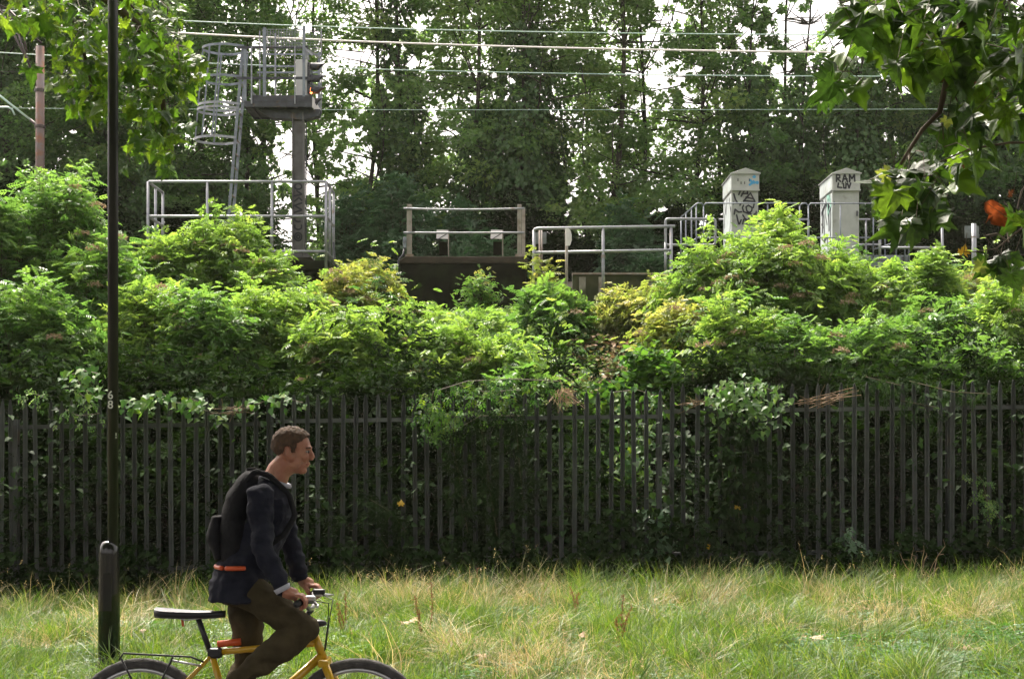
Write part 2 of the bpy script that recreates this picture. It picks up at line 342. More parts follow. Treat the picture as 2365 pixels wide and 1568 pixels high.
sheet('ground', [-400,-100,-40,-15,-5,5,15,40,100,400], [-400]+gy+[8.3]+list(np.arange(8.6, 18.5, 0.3)), M['soil'], lambda x, y: float(gz0(x, y)))
sheet('embankment', [-400,-120,-40]+list(np.arange(-20, 20.1, 0.5))+[40,120,400], list(np.arange(18.4, 29.3, 0.35))+[37.2, 40, 46.2, 60, 600], M['bank'],
      lambda x, y: bank_z(max(-15, min(15, x)), y), 0.05)
sheet('track_bed', [-300,-60,-15,0,15,60,300], [28.9, 36.9], M['ballast'], lambda x, y: 4.95)
pt = sheet('path', [-300,-60,-15,-5,0,5,15,60,300], [3.0, 5, 7, 8.3], M['asphalt'], lambda x, y: -0.06)
for i, Y in enumerate((29.0, 30.44, 32.6, 34.04)):      # rails of the two tracks
    r = MB().box((0, Y, 5.06), (300, 0.07, 0.12)).build('track_rail', M['rusty_tube'], loc=(0, Y, 5.0))
    tag(r, ['near rail of the near railway track, low behind the banks', 'far rail of the near railway track, low behind the bank', 'near rail of the far railway track on the ballast', 'far rail of the far railway track, closest to the trees'][i], 'rail')

# ================================================================== palisade fence
FY = 17.9
fence = thing('palisade_fence', (0, FY, 0), 'tall grey steel palisade fence of pointed pales along the foot of the bank', 'fence')
def pale_mesh():
    prof = [(-0.029, 0.0), (-0.022, -0.004), (-0.011, 0.016), (0, 0.004), (0.011, 0.016), (0.022, -0.004), (0.029, 0.0)]
    prof = [(x, y) for x, y in prof]; th = 0.003
    zs = [(0.0, 1.0), (2.36, 1.0), (2.45, 0.55), (2.485, 0.12)]
    V = []; n = len(prof)
    for z, s in zs:
        for x, y in prof: V.append((x*s, y, z))
        for x, y in reversed(prof): V.append((x*s, y+th, z))
    m = 2*n; T = []
    for k in range(3):
        for j in range(m): T.append((k*m+j, k*m+(j+1) % m, (k+1)*m+(j+1) % m, (k+1)*m+j))
    return V, T
pv, pf = pale_mesh(); pme = bpy.data.meshes.new('pale'); pme.from_pydata(pv, [], pf); pme.update(); pme.materials.append(M['fence'])
x = -9.2; pxs = []
def fence_top(X): return 2.36+0.013*X+ (0.06 if X > 1.9 else 0.0) + (0.03 if X > -3.0 else 0)
while x < 9.3:
    o = bpy.data.objects.new('pale', pme); COL.objects.link(o); o.parent = fence
    o.location = (x+RNG.normal(0, 0.004), RNG.normal(0, 0.004), fence_top(x)-2.485+RNG.normal(0, 0.008))
    o.rotation_euler = (RNG.normal(0, 0.006), RNG.normal(0, 0.006), RNG.normal(0, 0.12))
    pxs.append(x); x += 0.1535
for X0, X1 in ((-9.3, -6.24), (-6.2, -3.02), (-2.98, 1.88), (1.92, 5.5), (5.54, 9.4)):
    for dz in (-0.33, -2.13):
        m = MB(); za = fence_top((X0+X1)/2)+dz
        s = 0.013*(X1-X0)/2
        m.bar((X0, FY+0.03, za-s), (X1, FY+0.03, za+s), 0.006, 0.05)
        m.bar((X0, FY+0.055, za-s+0.022), (X1, FY+0.055, za+s+0.022), 0.045, 0.005)
        m.build('rail', M['fence'], fence)
for X0 in (-9.35, -6.22, -3.0, 1.9, 5.52, 9.4):
    X0 = min(pxs, key=lambda q_: abs(q_-X0))
    m = MB(); h = fence_top(X0)-0.18
    m.box((X0, FY+0.09, h/2-0.2), (0.05, 0.006, h+0.3)); m.box((X0, FY+0.14, h/2-0.2), (0.006, 0.094, h+0.3)); m.box((X0, FY+0.19, h/2-0.2), (0.05, 0.006, h+0.3))
    m.build('post', M['fence'], fence)

# ================================================================== lamp post with bollard-like sleeve
LY = 11.3; lp = P(252, 1540, LY); lx = lp.x; lz = -0.17; px = LY/F
lamp = thing('lamp_post', (lx, LY, lz), 'slim black lamp post with a thick glossy base and white numerals', 'lamp post')
r0 = 24*px
zt = P(0, 1243, LY).z
m = MB(); m.lathe((lx, LY, 0), [(r0, lz), (r0, lz+0.16), (r0*0.93, lz+0.17)], 28); m.build('base', M['shaft_black'], lamp, smooth=False)
m = MB(); m.lathe((lx, LY, 0), [(r0*1.03, lz+0.17), (r0*1.03, zt-0.42), (r0*0.98, zt-0.38), (r0*0.97, zt-0.12)] + [(0.03+(r0*0.97-0.03)*math.cos(a), zt-0.12+0.1*math.sin(a)) for a in (0.3, 0.6, 0.9, 1.2, 1.45)] + [(0.028, zt-0.018)], 32)
o = m.build('sleeve', M['gloss_black'], lamp, smooth=True)
m = MB(); m.lathe((lx-0.026, LY, 0), [(0.0425, zt-0.11), (0.04, zt+0.5)], 24); 
sx = (261-1182.5)*px
m = MB(); m.lathe((sx, LY, 0), [(11.8*px, zt-0.12), (11.8*px, 4.0), (11.0*px, 7.2)], 24); m.build('shaft', M['shaft_black'], lamp, smooth=True)
m = MB(); m.tube([(sx, LY, 7.2), (sx, LY-0.1, 7.6), (sx, LY-0.6, 7.9)], 0.03, 10); m.build('bracket', M['shaft_black'], lamp, smooth=True)
m = MB(); m.ell((sx, LY-0.9, 7.92), (0.14, 0.36, 0.07)); m.build('lantern', M['galv'], lamp, smooth=True)
m = MB(); m.box((lx+0.01, LY-r0*1.03-0.002, zt-0.42), (0.07, 0.006, 0.3)); m.build('door', M['gloss_black'], lamp, bevel=0.003)
# screws and the small raised lugs that catch the light
for dx, dz in ((-0.03, -0.03), (0.045, -0.035), (0.03, -0.15), (0.05, -0.3), (0.035, -0.36)):
    th = math.asin(max(-1, min(1, dx/(r0*1.03))))
    m = MB(); m.ell((lx+dx, LY-r0*1.03*math.cos(th), zt-0.11+dz), (0.008, 0.006, 0.008), n=8); m.build('bolt', M['gloss_black'], lamp, smooth=True)
def text_mesh(s, size, name, mt, parent, loc, rot=(R(90), 0, 0), extrude=0.0008, bold=0.0):
    cu = bpy.data.curves.new(name, 'FONT'); cu.body = s; cu.size = size; cu.extrude = extrude; cu.align_x = 'CENTER'; cu.align_y = 'CENTER'; cu.offset = bold
    t = bpy.data.objects.new('tmp', cu); COL.objects.link(t)
    dg = bpy.context.evaluated_depsgraph_get(); me = bpy.data.meshes.new_from_object(t.evaluated_get(dg)); bpy.data.objects.remove(t)
    me.materials.clear(); me.materials.append(mt); me.name = name
    o = bpy.data.objects.new(name, me); COL.objects.link(o); o.parent = parent; ORG[o.name] = ORG[parent.name]
    o.location = Vector(loc)-ORG[parent.name]; o.rotation_euler = rot; return o
for ch, yy in (('6', 913), ('8', 935)):
    c = P(255, yy, LY-11.8*px-0.003)
    text_mesh(ch, 0.09, 'numeral', M['white'], lamp, (c.x, c.y, c.z), bold=0.0012)
m = MB()
for yy, h in ((1003, 7), (1010, 4)):
    c = P(268, yy, LY-0.03); m.box(c, (0.006, 0.004, h*px))
m.build('paint_chip', M['white'], lamp)

# ================================================================== railings
def railing(name, posts, rails, mt, label, r=0.024, group=None, cat='railing', base=None, parent=None):
    base = base or Vector(posts[0][0])
    t = parent or thing(name, base, label, cat, group)
    for p0, p1 in posts:
        MB().tube([p0, p1], r, 8).build('post', mt, t, smooth=True)
        if r > 0.02: MB().lathe(p0, [(r*1.5, -0.002), (r*1.5, 0.03)], 8).build('foot_flange', mt, t)
    for pts in rails:
        MB().tube(pts, r, 8).build('rail', mt, t, smooth=True)
    return t
# left enclosure round the signal post
Y1, Y2 = 26.0, 27.1
posts = []; 
for xx in (342, 479, 628, 753): posts.append((P(xx, 640, Y1), P(xx, 420, Y1)))
def at_depth(p, Yn): return Vector((p.x, Yn, p.z))
L0 = P(342, 420, Y1); R0 = P(753, 420, Y1)
for Yq in (26.55, 27.1):
    posts.append((at_depth(P(342, 606, Y1), Yq), at_depth(L0, Yq))); posts.append((at_depth(P(753, 606, Y1), Yq), at_depth(R0, Yq)))
rails = []
for yy in (420, 500, 581):
    a, b = P(342, yy, Y1), P(753, yy, Y1)
    rails.append([at_depth(a, Y2), a+Vector((0, 0.05, 0)), a+Vector((0.02, 0, 0)), b-Vector((0.02, 0, 0)), b+Vector((0, 0.05, 0)), at_depth(b, Y2)] if yy != 581 else [a, b])
rails.append([P(753, 581, Y1), at_depth(P(753, 581, Y1), Y2)])
railing('handrail_enclosure', posts, rails, M['galv'], 'galvanised tubular railing around the foot of the signal post', 0.026)
# concrete base of the signal post
sb = thing('foundation_slab', P(700, 640, 26.8), 'dark concrete base slab under the signal post inside the railing', 'concrete base')
a = P(657, 600, 26.2); b = P(759, 600, 26.2)
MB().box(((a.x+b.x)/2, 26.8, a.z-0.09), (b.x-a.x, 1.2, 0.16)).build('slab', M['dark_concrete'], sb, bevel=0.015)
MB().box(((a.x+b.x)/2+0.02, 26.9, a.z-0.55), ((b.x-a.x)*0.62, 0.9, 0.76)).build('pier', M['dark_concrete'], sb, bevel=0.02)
m = MB(); m.prism([(b.x+0.01, a.z-0.02), (b.x+0.42, a.z-0.42), (b.x+0.42, a.z-0.9), (b.x+0.01, a.z-0.9)], 26.25, 26.4); m.build('ramp_edge', M['concrete'], sb)
m = MB(); m.tube([P(770, 560, 26.25), P(774, 600, 26.2), P(784, 625, 26.15), P(792, 655, 26.0)], 0.018, 6); 
tag(m.build('hanging_cable', M['dark_steel'], loc=P(792, 655, 26.0)), 'dark cable drooping from the corner of the signal railing', 'cable')

# ================================================================== signal tower
TY = 26.75; s = TY/F
tower = thing('signal_tower', P(689, 598, TY), 'grey steel railway signal post with caged ladder and high platform', 'railway signal')
xa, xb = P(676, 0, TY).x, P(703, 0, TY).x; zb = P(0, 598, TY).z; ztp = P(0, 262, TY).z
m = MB()
m.box((xa+0.012, TY, (zb+ztp)/2), (0.02, 0.22, ztp-zb)); m.box((xb-0.012, TY, (zb+ztp)/2), (0.02, 0.22, ztp-zb)); m.box(((xa+xb)/2, TY-0.03, (zb+ztp)/2), (xb-xa-0.044, 0.02, ztp-zb))
m.build('post', M['post_steel'], tower)
m = MB()
for sx_ in (-1, 1):
    xe = xa if sx_ < 0 else xb
    m.prism([(xe, zb+0.02), (xe+sx_*0.13, zb+0.02), (xe+sx_*0.1, zb+0.07), (xe+sx_*0.002, zb+0.16)], TY-0.02, TY+0.02)
m.build('gusset', M['post_steel'], tower)
MB().box(((xa+xb)/2, TY, zb+0.008), (0.52, 0.5, 0.02)).build('base_plate', M['post_steel'], tower)
xm = (xa+xb)/2
# spray-painted loops running up the web of the post
def strokes(lines, w, name, mt, parent, th=0.002, to=None):
    m = MB()
    for pts in lines:
        pts = [Vector(p) for p in pts]
        for p, q in zip(pts[:-1], pts[1:]):
            m.bar(p, q, w, th, up=Vector((0, -1, 0)))
        for p in pts: m.lathe(p+Vector((0, -th*0.5-0.0004, 0)), [(w*0.5, 0), (w*0.5, th)], 7, axis='Y')
    return m.build(name, mt, parent)
def arc(cx, cz, rx, rz, a0, a1, n=10, y=0.0):
    return [(cx+rx*math.cos(R(a0+(a1-a0)*i/n)), y, cz+rz*math.sin(R(a0+(a1-a0)*i/n))) for i in range(n+1)]
gy_ = TY-0.03-0.0125; u = 0.068
def gz(y): return P(0, y, TY).z
L = [arc(xm, gz(548), u, 0.075, 0, 360, 12, gy_), arc(xm, gz(548), u*0.45, 0.035, 0, 360, 8, gy_), arc(xm, gz(524), u, 0.06, 160, 380, 8, gy_),
     arc(xm, gz(506), u, 0.06, 20, 300, 9, gy_), [(xm-u, gy_, gz(492)), (xm+u, gy_, gz(486)), (xm-u, gy_, gz(476)), (xm+u, gy_, gz(470))],
     [(xm-u, gy_, gz(466)), (xm+u*0.2, gy_, gz(458)), (xm+u, gy_, gz(464))], [(xm-u, gy_, gz(454)), (xm+u, gy_, gz(450)), (xm-u*0.4, gy_, gz(442))],
     arc(xm, gz(432), u, 0.055, 0, 360, 10, gy_), [(xm-u, gy_, gz(500)), (xm+u, gy_, gz(496))]]
strokes(L, 0.032, 'graffiti', M['spray'], tower)
# platform
pa = P(567, 248, 26.5); pb = P(721, 221, 26.5); pz0, pz1 = pa.z, pb.z
deck = MB(); deck.box(((pa.x+pb.x)/2, 27.0, pz0+0.05), (pb.x-pa.x-0.02, 0.9, 0.04)); deck.build('deck', M['dark_steel'], tower)
for k, (y0) in enumerate((26.5, 27.46)):
    m = MB(); m.box(((pa.x+pb.x)/2, y0, pz0+0.055), (pb.x-pa.x, 0.03, 0.11)); m.build('edge_beam', M['dark_steel'], tower, bevel=0.004)
    m = MB(); m.box(((pa.x+pb.x)/2+0.05, y0-0.018, pz1-0.06), (pb.x-pa.x-0.1, 0.006, 0.115)); m.build('toe_board', M['dark_steel'], tower)
MB().box((pb.x+0.012, 26.98, pz0+0.09), (0.02, 0.98, 0.2)).build('side_plate', M['sign_face'], tower)
MB().box((pa.x-0.012, 26.98, pz0+0.06), (0.02, 0.98, 0.12)).build('side_plate', M['dark_steel'], tower)
m = MB(); m.prism([(xm-0.75, pz0-0.002), (xm+0.42, pz0-0.002), (xm+0.4, pz0-0.12), (xm+0.12, pz0-0.2), (xm-0.5, pz0-0.16)], TY-0.1, TY+0.1); m.build('bracket', M['dark_steel'], tower)
m = MB()
for kx in range(6): m.bar((pa.x+0.12+kx*0.2, 26.53, pz0+0.01), (pa.x+0.12+kx*0.2, 27.44, pz0+0.01), 0.03, 0.03)
m.build('cross_bearer', M['dark_steel'], tower)
def tz(y, Y=26.5): return P(0, y, Y).z
def tx(x, Y=26.5): return P(x, 0, Y).x
for (xx, ya, yb, w, Yq) in ((611, 65, 224, 0.055, 26.5), (702, 62, 224, 0.05, 26.5), (581, 108, 240, 0.025, 26.46), (681, 108, 240, 0.02, 26.46), (566, 110, 240, 0.05, 26.55),
                            (742, 68, 262, 0.022, 27.5), (737, 122, 258, 0.045, 27.45), (636, 78, 230, 0.03, 27.45), (600, 72, 230, 0.02, 27.45)):
    MB().bar((tx(xx, Yq), Yq, tz(yb, Yq)), (tx(xx, Yq), Yq, tz(ya, Yq)), w, w).build('stanchion', M['galv_blue'] if w > 0.03 else M['galv'], tower)
for (x0, x1, yy, w, Yq) in ((548, 712, 110, 0.05, 26.52), (546, 724, 181, 0.05, 26.52), (598, 738, 154, 0.035, 27.44), (594, 738, 168, 0.035, 27.44), (606, 742, 126, 0.03, 27.44)):
    MB().bar((tx(x0, Yq), Yq, tz(yy, Yq)), (tx(x1, Yq), Yq, tz(yy, Yq)), 0.012, w).build('guard_rail', M['dark_steel'] if Yq < 27 else M['galv_blue'], tower)
for (a_, b_) in (((702, 110, 26.5), (738, 134, 27.45)), ((702, 181, 26.5), (738, 205, 27.45)), ((581, 211, 26.5), (592, 225, 26.9)), ((704, 112, 26.5), (722, 128, 26.6))):
    MB().bar(P(*a_), P(*b_), 0.012, 0.04).build('brace', M['galv'], tower)
# mesh screen above the rail: a frame with fine wires
m = MB(); ys_ = 27.46
x0, x1, z0, z1 = tx(606, ys_), tx(742, ys_), tz(118, ys_), tz(68, ys_)
nx = int((x1-x0)/0.05)
for k in range(nx+1): m.bar((x0+(x1-x0)*k/nx, ys_, z0), (x0+(x1-x0)*k/nx, ys_, z1), 0.004, 0.004)
nz = int((z1-z0)/0.05)
for k in range(nz+1): m.bar((x0, ys_-0.004, z0+(z1-z0)*k/nz), (x1, ys_-0.004, z0+(z1-z0)*k/nz), 0.004, 0.004)
m.build('mesh_screen', M['galv'], tower)
m = MB(); x0b, x1b = tx(611), tx(702)
for k in range(6): m.bar((x0b, 26.5, tz(69+k*8)), (x1b, 26.5, tz(69+k*8)), 0.004, 0.004)
for k in range(15): m.bar((x0b+(x1b-x0b)*k/14, 26.503, tz(69)), (x0b+(x1b-x0b)*k/14, 26.503, tz(109)), 0.004, 0.004)
m.build('mesh_screen', M['galv'], tower)
# signal head: case, backboard, four hoods
sh = thing  # parts stay under the tower
cx0, cx1 = tx(683, 26.7), tx(710, 26.7)
case = MB().box(((cx0+cx1)/2, 26.85, (tz(138, 26.7)+tz(221, 26.7))/2), (cx1-cx0, 0.3, tz(138, 26.7)-tz(221, 26.7))).build('signal_case', M['case'], tower, bevel=0.01)
MB().box(((cx0+cx1)/2, 26.695, tz(207, 26.7)), (0.13, 0.006, 0.11)).build('access_plate', M['case'], case, bevel=0.002)
m = MB(); m.prism([(cx1-0.06, tz(138, 26.7)+0.002), (cx1+0.03, tz(138, 26.7)+0.002), (cx1+0.03, tz(133, 26.7)), (cx1-0.02, tz(113, 26.7)), (cx1-0.04, tz(113, 26.7))], 26.72, 26.74); m.build('head_gusset', M['galv'], tower)
MB().box((cx1+0.03, 26.85, (tz(145, 26.7)+tz(216, 26.7))/2), (0.045, 0.34, tz(145, 26.7)-tz(216, 26.7))).build('backboard', M['gloss_black'], tower)
for i, yy in enumerate((152, 180, 207, 234)):
    zc = tz(yy, 26.7); Lh = 0.27 if i < 3 else 0.2
    V = []; Fc = []; n = 11
    for j in range(n):
        th = R(-35+250*j/(n-1))
        for k, (xx, rr) in enumerate(((cx1+0.055, 0.078), (cx1+0.055+Lh*(0.55+0.45*max(0, math.sin(th))), 0.074), (cx1+0.055+Lh*(0.55+0.45*max(0, math.sin(th))), 0.069), (cx1+0.055, 0.072))):
            V.append((xx, 26.8+rr*math.cos(th), zc+rr*math.sin(th)))
    for j in range(n-1):
        for k in range(4): Fc.append((j*4+k, j*4+(k+1) % 4, (j+1)*4+(k+1) % 4, (j+1)*4+k))
    Fc += [(3, 2, 1, 0), tuple((n-1)*4+k for k in range(4))]
    h = MB().add(V, Fc).build('signal_hood', M['dark_steel'], tower, smooth=False)
    lens = MB().lathe((cx1+0.058, 26.8, zc), [(0.06, 0), (0.05, 0.012), (0.02, 0.018)], 14, axis='X')
    lens.build('lens', mat('lit_red_lens', (0.8, 0.1, 0.03), 0.3, emit=((1.0, 0.22, 0.05), 6.0)) if i == 2 else M['seam'], h)
# ladder: two stiles, rungs, cage
Ls = MB()
lt = (561, 112); lb = (524, 545)
yA, yB = 26.6, 27.0
XT, XB = tx(561, 26.6), tx(523, 26.6); ZT, ZB = tz(112, 26.6), tz(560, 26.6)
for Yq in (yA, yB): MB().bar((XB, Yq, ZB), (XT, Yq, ZT), 0.055, 0.02, up=Vector((0,1,0))).build('ladder_stile', M['galv_blue'], tower)
nr = 14
for k in range(nr):
    t = (k+0.5)/nr; MB().tube([(XB+(XT-XB)*t, yA, ZB+(ZT-ZB)*t), (XB+(XT-XB)*t, yB, ZB+(ZT-ZB)*t)], 0.013, 6).build('rung', M['rusty_tube'], tower)
def hoop_pts(t, wid=0.8, half=0.36, n=14):
    cx_ = XB+(XT-XB)*t; z = ZB+(ZT-ZB)*t; ym = (yA+yB)/2; pts = [(cx_+0.02, ym-0.2, z)]
    for i in range(n+1):
        th = R(-90+180*i/n); pts.append((cx_-0.3-(wid-0.3)*math.cos(th), ym+half*math.sin(th), z))
    pts.append((cx_+0.02, ym+0.2, z)); return pts
hs_t = [(112-560)/(112-560), 0, 0, 0]
for yy in (107, 178, 240, 250, 318):
    t = (tz(yy, 26.6)-ZB)/(ZT-ZB); pts = hoop_pts(t)
    m = MB()
    for p, q in zip(pts[:-1], pts[1:]): m.bar(p, q, 0.008, 0.045)
    m.build('cage_hoop', M['galv'] if yy > 200 else M['galv_blue'], tower)
tA = (tz(107, 26.6)-ZB)/(ZT-ZB); tB = (tz(318, 26.6)-ZB)/(ZT-ZB)
pA, pB = hoop_pts(tA), hoop_pts(tB)
for j, w in ((2, 0.032), (4, 0.032), (8, 0.02), (13, 0.032)):
    MB().bar(Vector(pB[j])+Vector((0.006,0,0)), Vector(pA[j])+Vector((0.006,0,0)), w if j != 8 else 0.02, 0.008 if j != 8 else 0.04, up=Vector((0,1,0))).build('cage_strap', M['galv_blue'], tower)
m = MB(); m.tube([(xb+0.03, TY, zb+0.05), (xb+0.03, TY, zb+1.4), (xb+0.035, TY, ztp-0.05)], 0.014, 6); m.build('cable', M['dark_steel'], tower)

# ================================================================== concrete block with railing and two sign plates
BY = 27.0
blk = thing('concrete_abutment', P(1072, 700, BY), 'soot-dark concrete block standing out of the bank', 'concrete block')
a = P(922, 593, BY); b = P(1218, 711, BY); zl = P(0, 609, BY).z; zc = P(0, 770, BY).z
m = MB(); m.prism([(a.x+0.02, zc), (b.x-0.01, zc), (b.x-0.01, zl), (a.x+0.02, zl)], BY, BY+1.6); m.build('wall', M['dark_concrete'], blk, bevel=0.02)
m = MB(); m.prism([(a.x, zl+0.003), (b.x, zl+0.003), (b.x, a.z-0.02), (b.x-0.02, a.z), (a.x+0.12, a.z), (a.x, a.z-0.08)], BY-0.03, BY+1.65); m.build('coping', mat('brown_coping_concrete', (0.05,0.036,0.024), 0.9, 0, (0.03,0.023,0.015), 8, 0.5), blk, bevel=0.01)
br = thing('block_railing', P(1072, 593, BY), 'two-rail barrier on pale concrete posts along the top of the dark block', 'railing')
for xx, yt, w, Yq in ((945.5, 473, 11.5, BY+0.05), (1199.5, 473, 9.5, BY+0.05), (1209, 482, 8, BY+0.35)):
    c = P(xx, (yt+593)/2, Yq); z0 = a.z; z1 = P(0, yt, Yq).z
    MB().box((c.x, Yq, (z0+z1)/2), (w*Yq/F, 0.1, z1-z0)).build('post', M['conc_post'], br, bevel=0.008)
for yy, sag in ((481.5, 3.0), (537.5, 0.6)):
    pts = [P(932+(1211-932)*t, yy+sag*4*t*(1-t), BY-0.015+0.0) for t in np.linspace(0, 1, 9)]
    MB().tube(pts, 0.02, 8).build('rail', M['galv'], br, smooth=True)
for xx in (945.5, 1199.5): MB().box(P(xx, 590, BY-0.02), (0.16, 0.02, 0.05)).build('fixing', M['rusty_tube'], br)
for k, xx in enumerate((1008, 1133)):
    t = thing('plate_sign', P(xx+27, 593, BY+0.5), ['pale tilted plate on a thin post behind the block railing, nearer the signal post', 'pale tilted plate on a thin post behind the block railing, nearer the oval sign'][k], 'sign', 'pale plates behind the block railing')
    c = P(xx+13.5, 541.5, BY+0.45); rot = Matrix.Rotation(R(-12), 3, 'X') @ Matrix.Rotation(R(2), 3, 'Y')
    MB().box(c, (27*BY/F, 0.012, 22*BY/F), rot).build('plate', M['sign_face'], t)
    MB().bar(P(xx+28, 594, BY+0.5), P(xx+28, 531, BY+0.5), 0.02, 0.02).build('post', M['conc_post'], t)
    MB().bar(P(xx+2, 554, BY+0.43), P(xx+24, 540, BY+0.43), 0.01, 0.014).build('strut', M['dark_steel'], t)
    MB().box(P(xx+16, 574, BY+0.6), (20*BY/F, 0.1, 30*BY/F)).build('case', M['dark_concrete'], t)
jb = thing('junction_box', P(934, 560, BY-0.03), 'small blue-grey junction box with a cable by the block railing', 'box')
MB().box(P(934.5, 560.5, BY-0.04), (7.5*BY/F, 0.07, 25*BY/F)).build('case', M['galv_blue'], jb, bevel=0.006)
MB().tube([P(934, 573, BY-0.04), P(931, 588, BY-0.06), P(921, 600, BY-0.08), P(917, 640, BY-0.1), P(914, 668, BY-0.1)], 0.02, 6).build('cable', M['dark_steel'], jb, smooth=True)

# low retaining wall right of the block, and its continuation further along
WY = 26.5
w = thing('retaining_wall', P(1380, 660, WY), 'low mossy concrete wall with a rusty top strip behind the long railing', 'wall')
a = P(1322, 635, WY); b = P(1545, 690, WY)
MB().box(((a.x+b.x)/2, WY+0.1, (a.z+b.z)/2-0.3), (b.x-a.x, 0.2, a.z-b.z+0.6)).build('wall', mat('mossy_wall', (0.075,0.075,0.04), 0.95, 0, (0.03,0.04,0.014), 4, 0.6), w)
MB().box(((a.x+b.x)/2, WY+0.08, a.z+0.02), (b.x-a.x, 0.26, 0.035)).build('capping', M['rusty_tube'], w)
for xx in (1345, 1390, 1500):
    MB().box(P(xx, 665, WY-0.03), (0.12, 0.06, 0.4)).build('stub', M['conc_post'] if xx == 1390 else M['concrete'], w)
w = thing('edge_wall', P(2290, 634, 26.8), 'thin dark kerb wall at the top of the bank by the lone sign post', 'wall')
a = P(2110, 630, 26.8); b = P(2500, 650, 26.8)
MB().box(((a.x+b.x)/2, 26.9, (a.z+b.z)/2), (b.x-a.x, 0.15, a.z-b.z)).build('wall', M['concrete'], w)
MB().box(((a.x+b.x)/2, 26.88, a.z+0.01), (b.x-a.x, 0.2, 0.02)).build('capping', M['rusty_tube'], w)
# long railing in front of it
Y1 = 25.6
posts = [(P(1233, 725, Y1), P(1233, 532, Y1)), (P(1393, 725, Y1), P(1393, 526, Y1)), (P(1550, 725, Y1), P(1550, 524, Y1))]
rails = [[P(1233, 536, Y1), P(1235, 530, Y1), P(1241, 528, Y1), P(1559, 523, Y1)], [P(1233, 584, Y1), P(1550, 578, Y1)]]
t = railing('long_railing', posts, rails, M['galv'], 'two-rail tubular railing with rounded end beside the dark block', 0.028)
MB().lathe(P(1393, 593, Y1), [(0.04, -0.02), (0.04, 0.03)], 8).build('clamp', M['rusty_tube'], t)
# oval sign on a pole
t = thing('oval_sign', P(1308, 690, 25.45), 'narrow half-oval sign plate on a pale pole in front of the railing', 'sign')
MB().tube([P(1308.5, 725, 25.45), P(1308.5, 530, 25.45)], 0.026, 8).build('pole', M['conc_post'], t, smooth=True)
c = P(1306, 547, 25.4); pts = [(c.x, c.z+0.155), (c.x+0.05, c.z+0.155), (c.x+0.09, c.z+0.11), (c.x+0.112, c.z+0.03), (c.x+0.112, c.z-0.06), (c.x+0.09, c.z-0.14), (c.x+0.075, c.z-0.16), (c.x, c.z-0.16)]
MB().prism(pts, 25.395, 25.41).build('plate', M['sign_face'], t)
t = thing('board_sign', P(1247, 640, 25.9), 'small grey board on twin tubes behind the rounded railing end', 'sign')
for xx in (1246, 1251): MB().tube([P(xx, 725, 25.9), P(xx, 532, 25.9)], 0.017, 6).build('post', M['rusty_tube'], t, smooth=True)
MB().box(P(1249, 550, 25.95), (26*26/F, 0.012, 27*26/F)).build('board', M['sign_back'], t)
# looped frame railing behind its right end
def rr(x0, y0, x1, y1, Y, r=6):
    pts = []
    for cx, cy, a0 in ((x1-r, y0+r, -90), (x1-r, y1-r, 0), (x0+r, y1-r, 90), (x0+r, y0+r, 180)):
        for k in range(4):
            th = R(a0+30*k); pts.append(P(cx+r*math.cos(th), cy+r*math.sin(th), Y))
    return pts+[pts[0]]
posts = [(P(1537, 640, 27.2), P(1537, 560, 27.2))]
railing('looped_railing', posts, [rr(1537, 506, 1652, 566, 27.2)], M['galv'], 'rounded rectangular tube frame between the long railing and the first cabinet', 0.025)

# ================================================================== steel platform with thin railing round the two cabinets
CY = 27.4
plat = thing('steel_platform', P(2030, 605, CY), 'blue-grey steel platform the two equipment cabinets stand on', 'platform')
a = P(1600, 590, CY); b = P(2101, 617, CY)
for k, (ya, yb) in enumerate(((590, 602.5), (604, 617))):
    z0, z1 = P(0, yb, CY).z, P(0, ya, CY).z
    MB().box(((a.x+b.x)/2, CY, (z0+z1)/2), (b.x-a.x, 0.05, z1-z0)).build('channel', M['galv_blue'], plat, bevel=0.006)
MB().box(((a.x+b.x)/2, CY+0.95, a.z-0.02), (b.x-a.x, 1.84, 0.05)).build('deck', M['galv_blue'], plat)
for xx in (1640, 1760, 1880, 1992, 2090): MB().bar(P(xx, 618, CY+0.06), P(xx, 680, CY+0.06), 0.1, 0.1).build('leg', M['dark_steel'], plat)
for xx in (2065, 2088): MB().box(P(xx, 600, CY-0.03), (0.06, 0.02, 0.1)).build('bolt_plate', M['dark_steel'], plat)
RY = 27.3
posts = []
for xx, yb in ((1625, 600), (1773, 600), (1847, 600), (1867, 600), (1941, 600), (2017, 610)): posts.append((P(xx, yb, RY), P(xx, 473 if xx not in (1625, 1847, 1867) else 476, RY)))
for xx, yt in ((1573, 502), (1584, 492), (1597, 482), (1608, 474)): posts.append((P(xx, 640, RY), P(xx, yt, RY)))
rails = [[P(1573, 502, RY), P(1606, 473, RY), P(1611, 469.5, RY), P(1620, 469.5, RY), P(1625, 475, RY)],
         [P(1625, 476, RY), P(1630, 469.5, RY), P(1842, 469.5, RY), P(1847, 476, RY), P(1852, 470, RY), P(1862, 470, RY), P(1867, 476, RY), P(1872, 470, RY), P(2055, 470, RY)],
         [P(1573, 573, RY), P(1611, 549, RY), P(2098, 549, RY)], [P(2018, 576, RY), P(2098, 551, RY)]]
railing('platform_railing', posts, rails, M['galv_blue'], 'thin tubular railing with sloping stair rail in front of the graffitied cabinets', 0.013)
posts = [(P(xx, yb, 27.35), P(xx, yt, 27.35)) for xx, yt, yb in ((2090, 520, 610), (2099, 524, 605))]
railing('stair_railing', posts+[(P(xx, 592, 28.6), P(xx, 520, 28.6)) for xx in (2034, 2044, 2070)], [[P(2034, 528, 28.6), P(2099, 528, 27.35)]], M['galv_blue'], 'short thin stair rail at the right end of the steel platform', 0.014)
Y1 = 28.9
